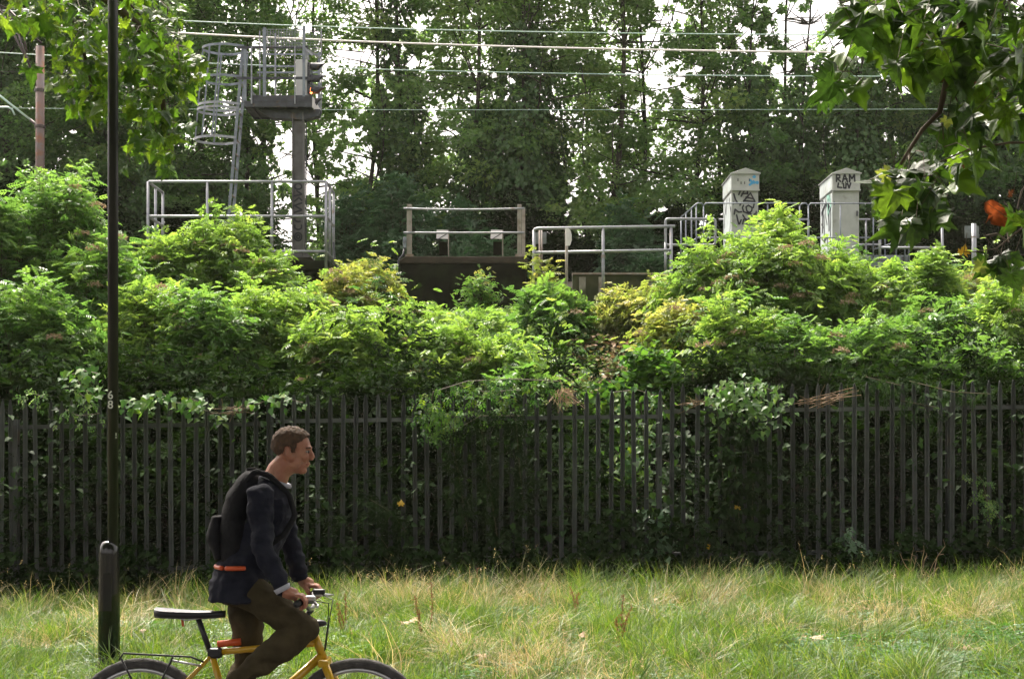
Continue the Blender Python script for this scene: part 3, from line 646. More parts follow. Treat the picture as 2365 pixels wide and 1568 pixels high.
railing('back_railing', [(P(xx, 600, Y1), P(xx, 508, Y1)) for xx in (1700, 1867, 2000)], [[P(1660, 507, Y1), P(1867, 507, Y1)], [P(1930, 507, Y1), P(2010, 507, Y1)], [P(1940, 565, Y1), P(2030, 565, Y1)]], M['galv'], 'pale tube rail running behind the two cabinets', 0.02)
Y1 = 26.6
railing('end_railing', [(P(2177, 645, Y1), P(2176, 524, Y1)), (P(2032, 610, Y1), P(2032, 520, Y1))],
        [[P(2032, 518, Y1), P(2168, 518, Y1), P(2174, 520, Y1), P(2176, 526, Y1)], [P(2032, 572.5, Y1), P(2176, 572.5, Y1)]], M['galv'], 'thick two-rail railing with rounded corner at the right end of the platform', 0.024)
t = thing('lone_sign_post', P(2249, 655, 25.9), 'thick galvanised post with a small sign seen from behind', 'sign')
MB().tube([P(2250, 660, 25.9), P(2249, 517, 25.9)], 0.044, 12).build('post', M['galv'], t, smooth=True)
MB().box(P(2244.5, 536, 26.0), (33*26/F, 0.01, 28*26/F)).build('plate', M['sign_back'], t)
MB().lathe(P(2249, 549, 25.9), [(0.05, 0), (0.05, 0.02)], 12).build('clip', M['rusty_tube'], t)

def cabinet(x0, x1, label, which):
    Yc = 27.75; k = Yc/F
    X0, X1 = P(x0, 0, Yc).x, P(x1, 0, Yc).x; xc = (X0+X1)/2; D = 1.15
    zb_ = P(0, 594, Yc).z; ze = P(0, 402, Yc).z; za = P(0, 389, Yc).z; zl = P(0, 440, Yc).z
    t = thing('equipment_cabinet', (xc, Yc, zb_), label, 'cabinet', 'trackside equipment cabinets')
    MB().box(((X0+X1)/2, Yc+D/2, (zb_+zl)/2), (X1-X0-0.012, D-0.012, zl-zb_)).build('body', [M['cab']], t, bevel=0.008)
    MB().prism([(X0-0.01, zl+0.004), (X1+0.01, zl+0.004), (X1+0.01, ze-0.01), (X0-0.01, ze-0.01)], Yc-0.02, Yc+D+0.02).build('upper_panel', M['cab'], t, bevel=0.008)
    m = MB(); m.prism([(X0-0.035, ze-0.008), (X1+0.035, ze-0.008), (X1+0.035, ze+0.01), (xc, za), (X0-0.035, ze+0.01)], Yc-0.05, Yc+D+0.05); m.build('roof', M['cab'], t, bevel=0.004)
    MB().box((xc, Yc-0.03, zl), (X1-X0+0.03, 0.05, 0.025)).build('drip_lip', M['cab'], t)
    MB().box((X0-0.004, Yc+D/2, (zb_+zl)/2-0.01), (0.008, D-0.1, zl-zb_-0.06)).build('side_door', M['cab_side'], t, bevel=0.002)
    MB().box((X0-0.014, Yc+D/2, (ze+zl)/2), (0.008, D-0.06, ze-zl-0.05)).build('side_panel', M['cab_side'], t)
    MB().bar((X0-0.006, Yc-0.006, zb_), (X0-0.006, Yc-0.006, zl), 0.022, 0.016).build('corner_strip', M['cab'], t)
    for dx in (0.11, 0.17, 0.24, 0.33):
        MB().box((X0+dx, Yc-0.022, ze-0.12-(0.06 if 0.15 < dx < 0.3 else 0)), (0.016, 0.006, 0.05)).build('vent_slot', M['seam'], t)
    for zz in (0.35, 1.05): MB().box((X0+0.02, Yc-0.008, zb_+zz), (0.02, 0.012, 0.08)).build('hinge', M['galv_blue'], t)
    MB().box((X1-0.05, Yc-0.012, zb_+0.85), (0.022, 0.02, 0.1)).build('handle', M['dark_steel'], t)
    return t, X0, X1, Yc, zb_, zl, ze
# graffiti on the first
t, X0, X1, Yc, zb_, zl, ze = cabinet(1691, 1752, 'graffitied grey cabinet with a blue paint splash under its gable', 0)
def q(u, v): 
    x = 1623.3+0.1878*u; y = 367.5+0.1878*v; p = P(x, y, Yc); return (p.x, Yc-0.009, p.z)
L = [[q(440,440),q(470,370)],[q(470,460),q(520,370),q(545,380),q(550,430)],[q(480,430),q(550,425)],[q(500,520),q(585,420),q(640,525),q(500,515)],[q(530,470),q(620,490)],
     [q(380,430),q(400,500),q(420,530)],
     [q(385,680),q(395,620),q(440,655),q(475,650)],[q(455,570),q(470,540)],
     [q(500,570),q(485,600),q(500,650),q(560,670),q(600,640),q(605,600),q(560,570),q(530,590),q(540,640),q(590,675)],
     [q(620,600),q(630,550)],[q(450,800),q(470,750)],[q(490,690),q(530,750),q(590,800),q(650,790),q(655,760),q(620,750),q(580,790)],[q(540,790),q(560,740),q(660,660)],
     [q(415,690),q(440,800)],[q(490,800),q(500,745),q(530,740),q(550,820)]]
strokes(L, 0.03, 'graffiti', M['spray'], t)
m = MB()
for k in range(16):
    c = Vector(q(RNG.uniform(570, 675), RNG.uniform(215, 345))); m.lathe(c+Vector((0, -0.0125-0.0002*k, 0)), [(RNG.uniform(0.012, 0.035), 0), (0.01, 0.001)], 9, axis='Y')
m.build('paint_splash', M['spray_blue'], t)
def side(Yf, zf): return (X0-0.0102-0.0003, Yc+Yf, zf)
def side_strokes(lines, w, name, mt, t, off=0.0):
    m = MB()
    for pts in lines:
        for p, r_ in zip(pts[:-1], pts[1:]): m.bar(Vector(p)-Vector((off,0,0)), Vector(r_)-Vector((off,0,0)), w, 0.002, up=Vector((-1,0,0)))
    m.build(name, mt, t)
side_strokes([[side(0.9, zl-0.1), side(0.75, zl-0.35), side(0.6, zl-0.05)], [side(0.3, zl-0.1), side(0.1, zl-0.45)], [side(0.95, zb_+0.45), side(0.8, zb_+0.38), side(0.5, zb_+0.47), side(0.3, zb_+0.38), side(0.12, zb_+0.8), side(0.1, zb_+1.0)],
              [side(0.95, zb_+0.3), side(0.86, zb_+0.42), side(0.75, zb_+0.3), side(0.66, zb_+0.42), side(0.55, zb_+0.3)], [side(0.95, zl-0.3), side(0.9, zl-0.6)]], 0.045, 'graffiti', M['spray'], t)
t, X0, X1, Yc, zb_, zl, ze = cabinet(1924, 1985, 'grey cabinet sprayed with large capital letters at the top, behind the plane leaves', 1)
L = [[q(1640,280),q(1640,195),q(1680,205),q(1680,235),q(1645,240),q(1690,280)], [q(1715,285),q(1740,190),q(1775,285)], [q(1722,250),q(1770,250)], [q(1800,285),q(1800,195),q(1830,245),q(1860,195),q(1865,285)],
     [q(1665,300),q(1655,350),q(1705,355)], [q(1725,305),q(1730,360),q(1755,360),q(1758,305)], [q(1775,305),q(1795,360),q(1815,300)]]
L = [[(x_, Yc-0.0225, z_) for x_, y_, z_ in ln] for ln in L]
strokes(L, 0.032, 'graffiti', M['spray'], t)
side_strokes([[side(1.0, zb_+1.0), side(0.6, zb_+1.15), side(0.15, zb_+0.95)], [side(0.85, zb_+1.1), side(0.9, zb_+0.6)], [side(0.35, zb_+1.1), side(0.3, zb_+0.55)]], 0.09, 'graffiti', M['spray'], t)
side_strokes([[side(0.75, zb_+0.95), side(0.7, zb_+0.4), side(0.45, zb_+0.5), side(0.4, zb_+0.2)], [side(0.15, zb_+0.9), side(0.18, zb_+0.3)], [side(0.98, zb_+0.8), side(0.8, zb_+0.7)]], 0.045, 'graffiti', M['spray'], t, 0.003)
side_strokes([[side(0.5, zb_+1.25), side(0.25, zb_+1.22), side(0.12, zb_+1.0)]], 0.08, 'graffiti', M['spray_green'], t, 0.005)
side_strokes([[side(0.95, zl-0.03), side(0.95, zl-0.2)], [side(0.95, zl-0.03), side(0.8, zl-0.07), side(0.9, zl-0.15)], [side(0.6, zl-0.05), side(0.6, zl-0.4), side(0.45, zl-0.6)], [side(0.2, zl-0.05), side(0.4, zl-0.15), side(0.35, zl-0.35), side(0.15, zl-0.38)]], 0.03, 'graffiti', M['spray_thin'], t, 0.006)
side_strokes([[side(0.25, zl-0.04), side(0.42, zl-0.2), side(0.38, zl-0.42), side(0.2, zl-0.3)]], 0.05, 'graffiti', M['spray_green'], t, 0.009)

# ================================================================== catenary mast and overhead wires
CYm = 30.0; k = CYm/F
mast = thing('catenary_mast', P(92, 430, CYm), 'rust-brown steel mast with bracket arms at the left edge', 'mast')
z0 = P(0, 620, CYm).z; z1 = P(0, 108, CYm).z; xc = P(92.5, 0, CYm).x
MB().tube([(xc, CYm, z0), (xc, CYm, z1)], [0.095, 0.088], 14).build('pole', M['mast'], mast, smooth=True)
for yy in (214, 297): MB().lathe((xc, CYm, P(0, yy, CYm).z), [(0.1, 0), (0.115, 0.01), (0.115, 0.06), (0.1, 0.07)], 14).build('collar', M['arm'], mast)
for a_, b_ in (((97, 207), (0, 18)), ((88, 208), (36, 60)), ((36, 60), (20, 30)), ((95, 100), (20, 22)), ((20, 22), (-120, -40)), ((36, 52), (96, 100)), ((62, 120), (50, 60))):
    MB().tube([P(*a_, CYm-0.05), P(*b_, CYm-0.05)], 0.022, 7).build('stay_tube', M['arm'], mast, smooth=True)
MB().tube([P(97, 300, CYm), P(70, 277, CYm)], 0.03, 8).build('arm_root', M['arm'], mast, smooth=True)
MB().tube([P(70, 277, CYm), P(0, 222, CYm), P(-60, 175, CYm)], 0.022, 8).build('arm_tube', M['insul'], mast, smooth=True)
MB().tube([P(34, 266, CYm-0.02), P(28, 253, CYm-0.02), P(18, 248, CYm-0.02), P(-40, 248, CYm-0.02)], 0.02, 7).build('registration_arm', M['insul'], mast, smooth=True)
def wire(pts, r, mt, label, Y=30.6):
    # smooth sagging span through the given picture points
    xs = [p[0] for p in pts]; co = np.polyfit(xs, [p[1] for p in pts], min(3, len(pts)-1))
    P_ = [P(x_, float(np.polyval(co, x_)), Y) for x_ in np.linspace(-260 if xs[0] <= 0 else xs[0], 2620, 40)]
    tag(MB().tube(P_, r, 6).build('overhead_wire', mt, loc=P_[0], smooth=True), label, 'wire', 'overhead railway wires')
wire([(0, 50), (385, 76), (789, 94), (1577, 117), (2365, 123)], 0.019, M['wire_white'], 'thickest overhead wire, whitish, crossing in front of the signal platform', 30.2)
wire([(0, 24), (400, 49), (789, 62), (1577, 79), (2365, 82)], 0.011, M['wire_green'], 'highest pale green overhead wire, just above the whitish one', 30.2)
wire([(0, 122), (160, 131), (789, 158), (1577, 174), (2365, 177)], 0.011, M['wire_green'], 'pale green overhead wire level with the signal lamps', 32.2)
wire([(0, 250), (789, 254), (1577, 254), (2365, 252)], 0.006, M['wire_green'], 'lowest and thinnest overhead wire, just under the signal platform', 32.4)
wire([(0, 166), (400, 172), (1182, 176), (2365, 178)], 0.005, M['arm'], 'hair-thin dark overhead wire crossing the left trees', 33.4)
# ================================================================== trees beyond the tracks
# how open the foliage is (0 closed ... 9 sky) over the belt of trees, 100 units per cell
OPEN = np.array([
 [0,0,1,2,2,3,3,4,2,2,2,1,1,2,3,6,4,6,9,7,5,3,5,5],
 [0,0,0,2,3,3,4,4,5,5,4,5,4,3,3,6,5,5,7,7,5,5,4,4],
 [0,0,1,2,4,4,4,4,5,2,5,5,4,2,5,5,5,2,4,4,4,4,2,1],
 [0,1,3,4,4,1,6,4,5,1,4,0,0,3,5,4,4,1,3,3,3,3,1,0],
 [0,0,1,0,1,1,8,6,3,0,0,0,0,5,4,2,5,1,0,1,1,2,1,0],
 [0,0,0,0,1,2,8,4,1,0,0,0,0,4,3,4,4,0,0,0,0,0,0,2],
 [0,0,0,0,2,2,8,4,1,0,1,0,0,4,2,2,3,1,0,1,1,0,0,1]], float)
def openness(px_, py_):
    gx = np.clip(px_/98.5-0.5, 0, 22.99); gy_ = np.clip(py_/90-0.5, 0, 5.99)
    i = gx.astype(int); j = gy_.astype(int); fx = gx-i; fy = gy_-j
    return (OPEN[j, i]*(1-fx)+OPEN[j, i+1]*fx)*(1-fy)+(OPEN[j+1, i]*(1-fx)+OPEN[j+1, i+1]*fx)*fy
def keep_leaf(pos, gain=1.0):
    px_ = 1182.5+pos[:, 0]/pos[:, 1]*F; py_ = HZ-(pos[:, 2]-EYE)/pos[:, 1]*F
    n = 0.24*vnoise(px_/44, py_/44, 3)+0.36*vnoise(px_/19+50, py_/19, 5)+0.40*vnoise(px_/11+50, py_/11, 9)
    o = openness(px_, py_)*gain
    thr = 0.135+0.062*o
    return (n > thr) | (py_ < -25)
def in_view(pos, m=60):
    px_ = 1182.5+pos[:, 0]/pos[:, 1]*F; py_ = HZ-(pos[:, 2]-EYE)/pos[:, 1]*F
    return (px_ > -m) & (px_ < 2365+m) & (py_ > -m)
def wiggle(p0, p1, n, amp, rg):
    p0 = Vector(p0); p1 = Vector(p1); L = (p1-p0).length; pts = []
    ox = rg.normal(0, 1, 3)
    for i in range(n+1):
        t = i/n; w = math.sin(math.pi*t)
        pts.append(p0.lerp(p1, t)+Vector((amp*L*w*(ox[0]+0.5*math.sin(5*t+ox[1])), amp*L*w*ox[1]*0.6, amp*L*0.3*w*ox[2])))
    return pts
def make_tree(name, x_img, Y, z_base, height, lean, r, width, n_clump, per, lm, bark, label, group, seed, ivy=None, ls=0.122, fork=None, low=0.0, gain=1.0, cat='tree'):
    rg = np.random.default_rng(seed)
    bx = (x_img-1182.5)/F*Y; base = Vector((bx, Y, z_base))
    t = thing(name, base, label, cat, group)
    top = base+Vector((lean, rg.normal(0, 0.5), height))
    trunk = wiggle(base, top, 9, 0.02, rg); rad = [r*(1-0.8*i/9) for i in range(10)]
    m = MB(); m.tube(trunk, rad, 8)
    paths = [(trunk, rad)]
    nb = 7
    for b in range(nb):       # limbs rising steeply
        i = 2+int(rg.integers(0, 6)); p = trunk[i]; th = rg.uniform(0, 6.28); L = height*rg.uniform(0.18, 0.36)
        q = p+Vector((math.cos(th)*L*0.45, math.sin(th)*L*0.35, L))
        pts = wiggle(p, q, 6, 0.05, rg); rr_ = [rad[i]*0.55*(1-0.85*k/6) for k in range(7)]
        m.tube(pts, rr_, 6); paths.append((pts, rr_))
    m.build('trunk', bark, t, smooth=True)
    # clumps hung on twigs
    m = MB(); cs = []
    z_lo = z_base+height*low
    for k in range(n_clump):
        zc = rg.uniform(z_lo, z_base+height*1.02); f = (zc-z_base)/height
        wv = width*(0.75+0.25*math.sin(math.pi*min(1, max(0, f))))*(1.0 if f < 0.85 else 0.7)
        c = Vector((base.x+lean*f+rg.normal(0, 0.45)*wv, base.y+rg.normal(0, 0.35)*wv, zc)); cs.append(c)
        # nearest lower point of a limb
        best = None; bd = 1e9
        for pts, rr_ in paths:
            for kk, p in enumerate(pts):
                if p.z < c.z+0.1:
                    d = (p-c).length+0.4*abs(c.z-0.8-p.z)
                    if d < bd: bd = d; best = (p, rr_[kk])
        if best is None: continue
        m.tube(wiggle(best[0], c, 4, 0.07, rg), [min(0.028, best[1]*0.6), 0.02, 0.014, 0.009, 0.005], 4, cap=False)
    m.build('branches', bark, t, smooth=True)['kind'] = 'stuff'
    C = np.array([tuple(c) for c in cs]); rad_c = rg.uniform(0.3, 0.75, len(C))
    ci = rg.integers(0, len(C), n_clump*per)
    d = unit(rg.normal(0, 1, (len(ci), 3))); rr_ = rad_c[ci]*rg.uniform(0.15, 1, len(ci))**0.5
    pos = C[ci]+d*rr_[:, None]*np.array([1.15, 1.15, 0.6])
    kp = keep_leaf(pos, gain) & (in_view(pos) | (rg.uniform(0, 1, len(pos)) < 0.35))
    pos = pos[kp]; d = d[kp]; ci = ci[kp]
    dirs = unit(d*np.array([1, 1, 0.3])+rg.normal(0, 0.5, d.shape)+np.array([0, 0, -0.25]))
    rot = rot_from(dirs, rg.normal(0, 0.45, d.shape)+np.array([0, -0.35, 1.0]))
    off = ~in_view(pos)
    scl = ls*rg.uniform(0.7, 1.3, len(pos))*np.where(off, 1.8, 1.0)
    V, T = place(*T_LEAF, pos, rot, scl)
    cr = rg.uniform(0, 1, len(C)); rnd = np.repeat(np.clip(0.6*cr[ci]+0.4*rg.uniform(0, 1, len(ci)), 0, 1), 4)
    np_mesh('crown', V, T, lm, t, rnd=rnd)
    if ivy:
        h0, h1, rw, cnt = ivy
        cnt = int(cnt)
        f = rg.uniform(h0, h1, cnt); th = rg.uniform(0, 6.28, cnt); bulge = rw*(0.2+0.75*vnoise(f*height*0.8+seed, th*0.9, seed)+0.5*vnoise(f*height*2.6+seed, th*2.2, seed+3))*(1-0.5*np.clip((f-h0)/(h1-h0), 0, 1)**3)
        px_ = np.interp(f, np.linspace(0, 1, 10), [p.x for p in trunk]); py_ = np.interp(f, np.linspace(0, 1, 10), [p.y for p in trunk])
        rr_ = bulge*rg.uniform(0.55, 1.05, cnt)
        pos = np.stack([px_+rr_*np.cos(th), py_+rr_*np.sin(th), z_base+f*height], 1)
        kp = keep_leaf(pos, 0.75) & (rg.uniform(0, 1, cnt) < 1-0.75*np.clip((f-h0)/(h1-h0), 0, 1)**2.5); pos = pos[kp]; th = th[kp]; cnt = len(pos)
        out = np.stack([np.cos(th), np.sin(th), np.zeros(cnt)], 1)
        dirs = unit(out*0.5+np.array([0, 0, -0.8])+rg.normal(0, 0.35, (cnt, 3))); rot = rot_from(dirs, out+np.array([0, 0, 0.6])+rg.normal(0, 0.3, (cnt, 3)))
        V, T = place(*T_LEAF, pos, rot, 0.15*rg.uniform(0.7, 1.3, cnt))
        np_mesh('ivy', V, T, M['lf_ivy'], t, rnd=np.repeat(rg.uniform(0, 1, cnt), 4))
    return t
ZB = 4.9
S, A = M['lf_syc'], M['lf_ash']
# name, x, Y, height, lean, r, width, clumps, per, leaf, label, ivy(h0,h1,width,count), low
TREES = [
 ('sycamore_tree', -60, 38.5, 13, 0.3, .17, 1.9, 70, 150, S, 'dark sycamore at the edge, just outside the catenary mast', (0,.75,1.5,9000), 0),
 ('sycamore_tree', 60, 37.5, 12, -0.3, .15, 1.9, 70, 150, S, 'dark dense sycamore directly behind the catenary mast', (0,.8,1.6,10000), 0),
 ('sycamore_tree', 165, 38.5, 13, 0.3, .16, 1.8, 70, 150, S, 'dark sycamore between the catenary mast and the lamp post', (0,.7,1.5,9000), 0),
 ('sycamore_tree', 270, 38.0, 12, 0.2, .14, 1.7, 60, 150, S, 'shady sycamore behind the lamp post', (0,.45,1.2,6000), 0),
 ('ash_tree', 355, 37.0, 12.5, 0.3, .13, 1.7, 60, 140, S, 'thin dark-stemmed tree behind the left end of the railing enclosure', (0,.35,1.1,5000), 0),
 ('sycamore_tree', 450, 38.5, 13, -0.2, .15, 1.7, 64, 140, S, 'bushy tree behind the caged ladder', (0,.42,1.1,6500), 0),
 ('ash_tree', 545, 37.5, 13, 0.3, .13, 1.6, 64, 140, S, 'ivy-wrapped tree just behind the signal platform', (0,.46,1.15,7000), 0),
 ('ash_tree', 625, 39.5, 14, 0.5, .12, 1.6, 54, 140, A, 'fine-leaved tree rising above the signal lamps', None, .15),
 ('ash_tree', 738, 38.5, 14, -0.4, .13, 1.7, 56, 140, A, 'open light-green tree just beyond the signal post', None, .1),
 ('ash_tree', 810, 37.8, 14, 0.6, .12, 1.6, 60, 140, A, 'slender leaning tree between the signal post and the ivy column', None, .1),
 ('ash_tree', 872, 38.8, 14, 0.1, .11, 1.5, 56, 140, A, 'straight thin tree left of the bushy teal shrub', (0,.3,.6,2500), .1),
 ('sycamore_tree', 945, 38.0, 13.5, -0.15, .15, 1.5, 56, 140, A, 'tree with a dark column of ivy up its trunk', (0,.62,1.0,9500), 0),
 ('ash_tree', 1052, 37.6, 14, 0.5, .13, 1.5, 60, 140, A, 'forked tree showing sky beneath its fork, above the dark block', (0,.38,.75,4500), .12),
 ('ash_tree', 1130, 39.5, 14.5, 0.2, .14, 1.6, 60, 140, A, 'tall pale-barked tree, its stem bare above the ivy thicket', (0,.45,1.1,8000), 0),
 ('sycamore_tree', 1190, 37.4, 13.5, 0.1, .15, 1.6, 60, 140, A, 'ivy-smothered tree behind the block railing, wide dark mass', (0,.52,1.5,13000), 0),
 ('sycamore_tree', 1275, 38.0, 13.5, -0.2, .14, 1.6, 60, 140, A, 'tree half hidden by ivy behind the left end of the long railing', (0,.47,1.35,11000), 0),
 ('ash_tree', 1345, 40.0, 14.5, 0.3, .11, 1.6, 52, 140, A, 'airy tree with a bright gap low beside it', None, .15),
 ('ash_tree', 1403, 38.2, 14.5, 0.05, .16, 1.6, 60, 140, A, 'straight stout-stemmed tree behind the middle of the long railing', (0,.3,.45,2500), .1),
 ('ash_tree', 1470, 39.0, 14, 0.0, .12, 1.6, 58, 140, A, 'slim upright tree behind the right half of the long railing', (0,.26,.8,3500), .05),
 ('ash_tree', 1550, 38.0, 13.5, 0.4, .12, 1.7, 58, 140, A, 'light-crowned tree above the looped tube frame', (0,.22,.9,3500), .05),
 ('sycamore_tree', 1640, 39.5, 14, -0.3, .12, 1.7, 54, 140, A, 'pale thin-leaved tree just before the first cabinet', None, .1),
 ('sycamore_tree', 1735, 37.6, 9.3, 0.1, .13, 1.9, 60, 150, S, 'round-topped dark sycamore behind the splashed cabinet', (0,.7,1.2,9000), 0),
 ('ash_tree', 1790, 40.5, 14, 0.5, .12, 1.6, 44, 130, A, 'sparse tall tree standing up against the brightest sky', None, .3),
 ('sycamore_tree', 1850, 37.8, 9.0, 0.2, .13, 1.8, 60, 150, S, 'dark low sycamore filling the space between the two cabinets', (0,.7,1.2,8000), 0),
 ('ash_tree', 1950, 39.6, 14, 0.1, .11, 1.6, 52, 140, A, 'bare-stemmed tree rising above the right-hand cabinet', None, .15),
 ('sycamore_tree', 1995, 37.6, 9.5, 0.2, .13, 1.8, 60, 150, S, 'broad dark sycamore behind the right-hand cabinet', (0,.65,1.2,7000), 0),
 ('ash_tree', 2070, 39.4, 14, 0.2, .12, 1.6, 54, 140, A, 'tree behind the hanging plane leaves, over the stair rail', None, .15),
 ('sycamore_tree', 2150, 38.0, 12, -0.1, .14, 1.8, 66, 150, S, 'shady sycamore behind the rounded corner of the end railing', (0,.5,1.4,9000), 0),
 ('sycamore_tree', 2245, 38.0, 12.5, 0.2, .15, 1.8, 66, 150, S, 'dark sycamore right behind the lone sign post', (0,.55,1.5,10000), 0),
 ('sycamore_tree', 2340, 37.6, 12.5, 0.1, .15, 1.8, 66, 150, S, 'dark sycamore behind the orange dead leaf', (0,.55,1.5,10000), 0),
 ('sycamore_tree', 2430, 38.6, 13, -0.2, .15, 1.8, 56, 150, S, 'dark sycamore at the far right edge, mostly out of frame', (0,.5,1.4,6000), 0),
]
for i, (nm, x, Y, h, ln, r, w, nc, per, lm, lab, ivy, low) in enumerate(TREES):
    make_tree(nm, x, Y, ZB-(0 if Y < 38 else 0.5), h, ln, r*0.62, w*1.5, int(nc*1.65), int(per*1.35), lm, M['bark'] if i in (13, 14, 17) else M['bark_dark'], lab, 'trees in the belt beyond the railway', 100+i,
              ivy=(ivy[0], ivy[1]*1.12, ivy[2]*0.9, ivy[3]*0.8) if ivy else None, low=low, gain=1.0)
# a few bigger trees further off close the gaps at the left
for i, (x, Y, h) in enumerate(((-20, 52, 16), (170, 50, 15), (420, 54, 15.5), (2200, 52, 14), (2330, 50, 15))):
    make_tree('sycamore_tree', x, Y, 0.3, h+3, 0.2, 0.2, 3.4, 70, 150, S, M['bark_dark'],
              ['distant tree glimpsed beyond the catenary mast', 'distant tree glimpsed between mast and lamp post', 'distant tree glimpsed behind the caged ladder', 'distant tree glimpsed behind the end railing', 'distant tree glimpsed behind the orange leaf'][i],
              'distant trees beyond the belt', 160+i, ls=0.3, low=0.1, gain=0.9)

# ================================================================== shrubs
def make_bush(name, x_img, Y, top_y, half_w, lm, label, group, seed, n_shoot=70, tmpl=None, ls=0.24, per=26, stem=True, flowers=0, droop=0.4, depth=0.75, pale=0.0, cat='bush', zb=None, spike=0.18, inner=0.35):
    rg = np.random.default_rng(seed); tmpl = tmpl or T_COMP3
    c = P(x_img, top_y, Y); zbase = bank_z(c.x, Y)-0.1 if zb is None else zb
    H = c.z-zbase; Wd = half_w*Y/F
    t = thing(name, (c.x, Y, zbase), label, cat, group)
    m = MB(); POS = []; DIR = []; UP = []; SC = []; RN = []; tips = []
    for k in range(n_shoot):
        th = rg.uniform(0, 6.283); u_ = rg.uniform(0, 1)**0.55          # where on the dome
        el = math.asin(min(1, rg.uniform(0.0, 1.0)**0.8)) if rg.uniform() > 0.15 else rg.uniform(-0.2, 0.3)
        kx = math.cos(th)*math.cos(el); ky = math.sin(th)*math.cos(el); kz = math.sin(el)
        R_ = rg.uniform(0.72, 1.0)+ (spike*rg.uniform(0, 1) if rg.uniform() < 0.35 else 0)
        tip = Vector((c.x+kx*Wd*R_, Y+ky*Wd*depth*R_, zbase+H*(0.42+0.58*kz*R_) if kz >= 0 else zbase+H*(0.42+0.6*kz)))
        b0 = Vector((c.x+rg.normal(0, 0.16)*Wd, Y+rg.normal(0, 0.12)*Wd, zbase))
        mid = b0.lerp(tip, 0.55)+Vector((0, 0, 0.16*H))
        pts = []
        for i in range(8):
            s_ = i/7; p = b0*(1-s_)**2+mid*2*s_*(1-s_)+tip*s_**2; pts.append(p)
        if stem: m.tube(pts, [0.016-0.0018*i for i in range(8)], 4, cap=False)
        tips.append((tip, (pts[-1]-pts[-2]).normalized()))
        n = int(per*rg.uniform(0.7, 1.3)); s_ = 1-rg.uniform(0, 1, n)**1.3*(1-inner); s_[0] = 1
        s_ = np.clip(s_, 0, 0.999)*7; i0 = s_.astype(int); f = (s_-i0)[:, None]
        PA = np.array([tuple(p) for p in pts]); pp = PA[i0]*(1-f)+PA[i0+1]*f
        tan = unit(PA[i0+1]-PA[i0]); az = rg.uniform(0, 6.283, n)
        side = unit(np.cross(tan, np.stack([np.cos(az), np.sin(az), 0.3*np.sin(az*3)], 1)))
        dd = unit(side+tan*0.55+np.array([0, 0, -droop])*rg.uniform(-0.6, 1.4, (n, 1))+rg.normal(0, 0.22, (n, 3)))
        spread_ = rg.normal(0, 0.10, (n, 3))*np.array([1, 1, 0.7])
        POS.append(pp+spread_); DIR.append(dd); UP.append(np.array([0, 0, 1.0])+rg.normal(0, 0.5, (n, 3))+tan*0.2)
        SC.append(ls*rg.uniform(0.65, 1.25, n)); RN.append(np.clip(0.15+0.45*rg.uniform(0, 1)+0.35*rg.uniform(0, 1, n)+pale, 0, 1))
    if stem: m.build('stems', M['stem'], t, smooth=True)['kind'] = 'stuff'
    POS = np.concatenate(POS); DIR = np.concatenate(DIR); UP = np.concatenate(UP); SC = np.concatenate(SC); RN = np.concatenate(RN)
    V, T = place(*tmpl, POS, rot_from(DIR, UP), SC)
    np_mesh('foliage', V, T, lm, t, rnd=np.repeat(RN, len(tmpl[0])))
    if flowers:
        fr = sorted(tips, key=lambda q_: q_[0].y+rg.normal(0, 0.4))[:max(flowers*2, 4)]; idx = rg.permutation(len(fr))[:flowers]
        for ii in idx:
            p, d = fr[ii]; k = 90
            a = rg.uniform(0, 6.28, k); r_ = 0.13*np.sqrt(rg.uniform(0, 1, k))
            pos = np.stack([p.x+r_*np.cos(a), p.y-0.12+r_*np.sin(a), p.z+0.1-1.2*r_**2*3+rg.normal(0, 0.008, k)], 1)
            V, T = place(*T_LEAF, pos, rot_from(rg.normal(0, 1, (k, 3)), rg.normal(0, 0.6, (k, 3))+np.array([0, 0, 1])), rg.uniform(0.025, 0.045, k))
            np_mesh('flower_head', V, T, M['umbel'], t, rnd=np.repeat(rg.uniform(0, 1, k), 4))['kind'] = 'stuff'
    return t
G1 = 'bushes covering the railway bank'
LI, MI, PA_, SH, TE = M['lf_lime'], M['lf_mid'], M['lf_pale'], M['lf_shade'], M['lf_teal']
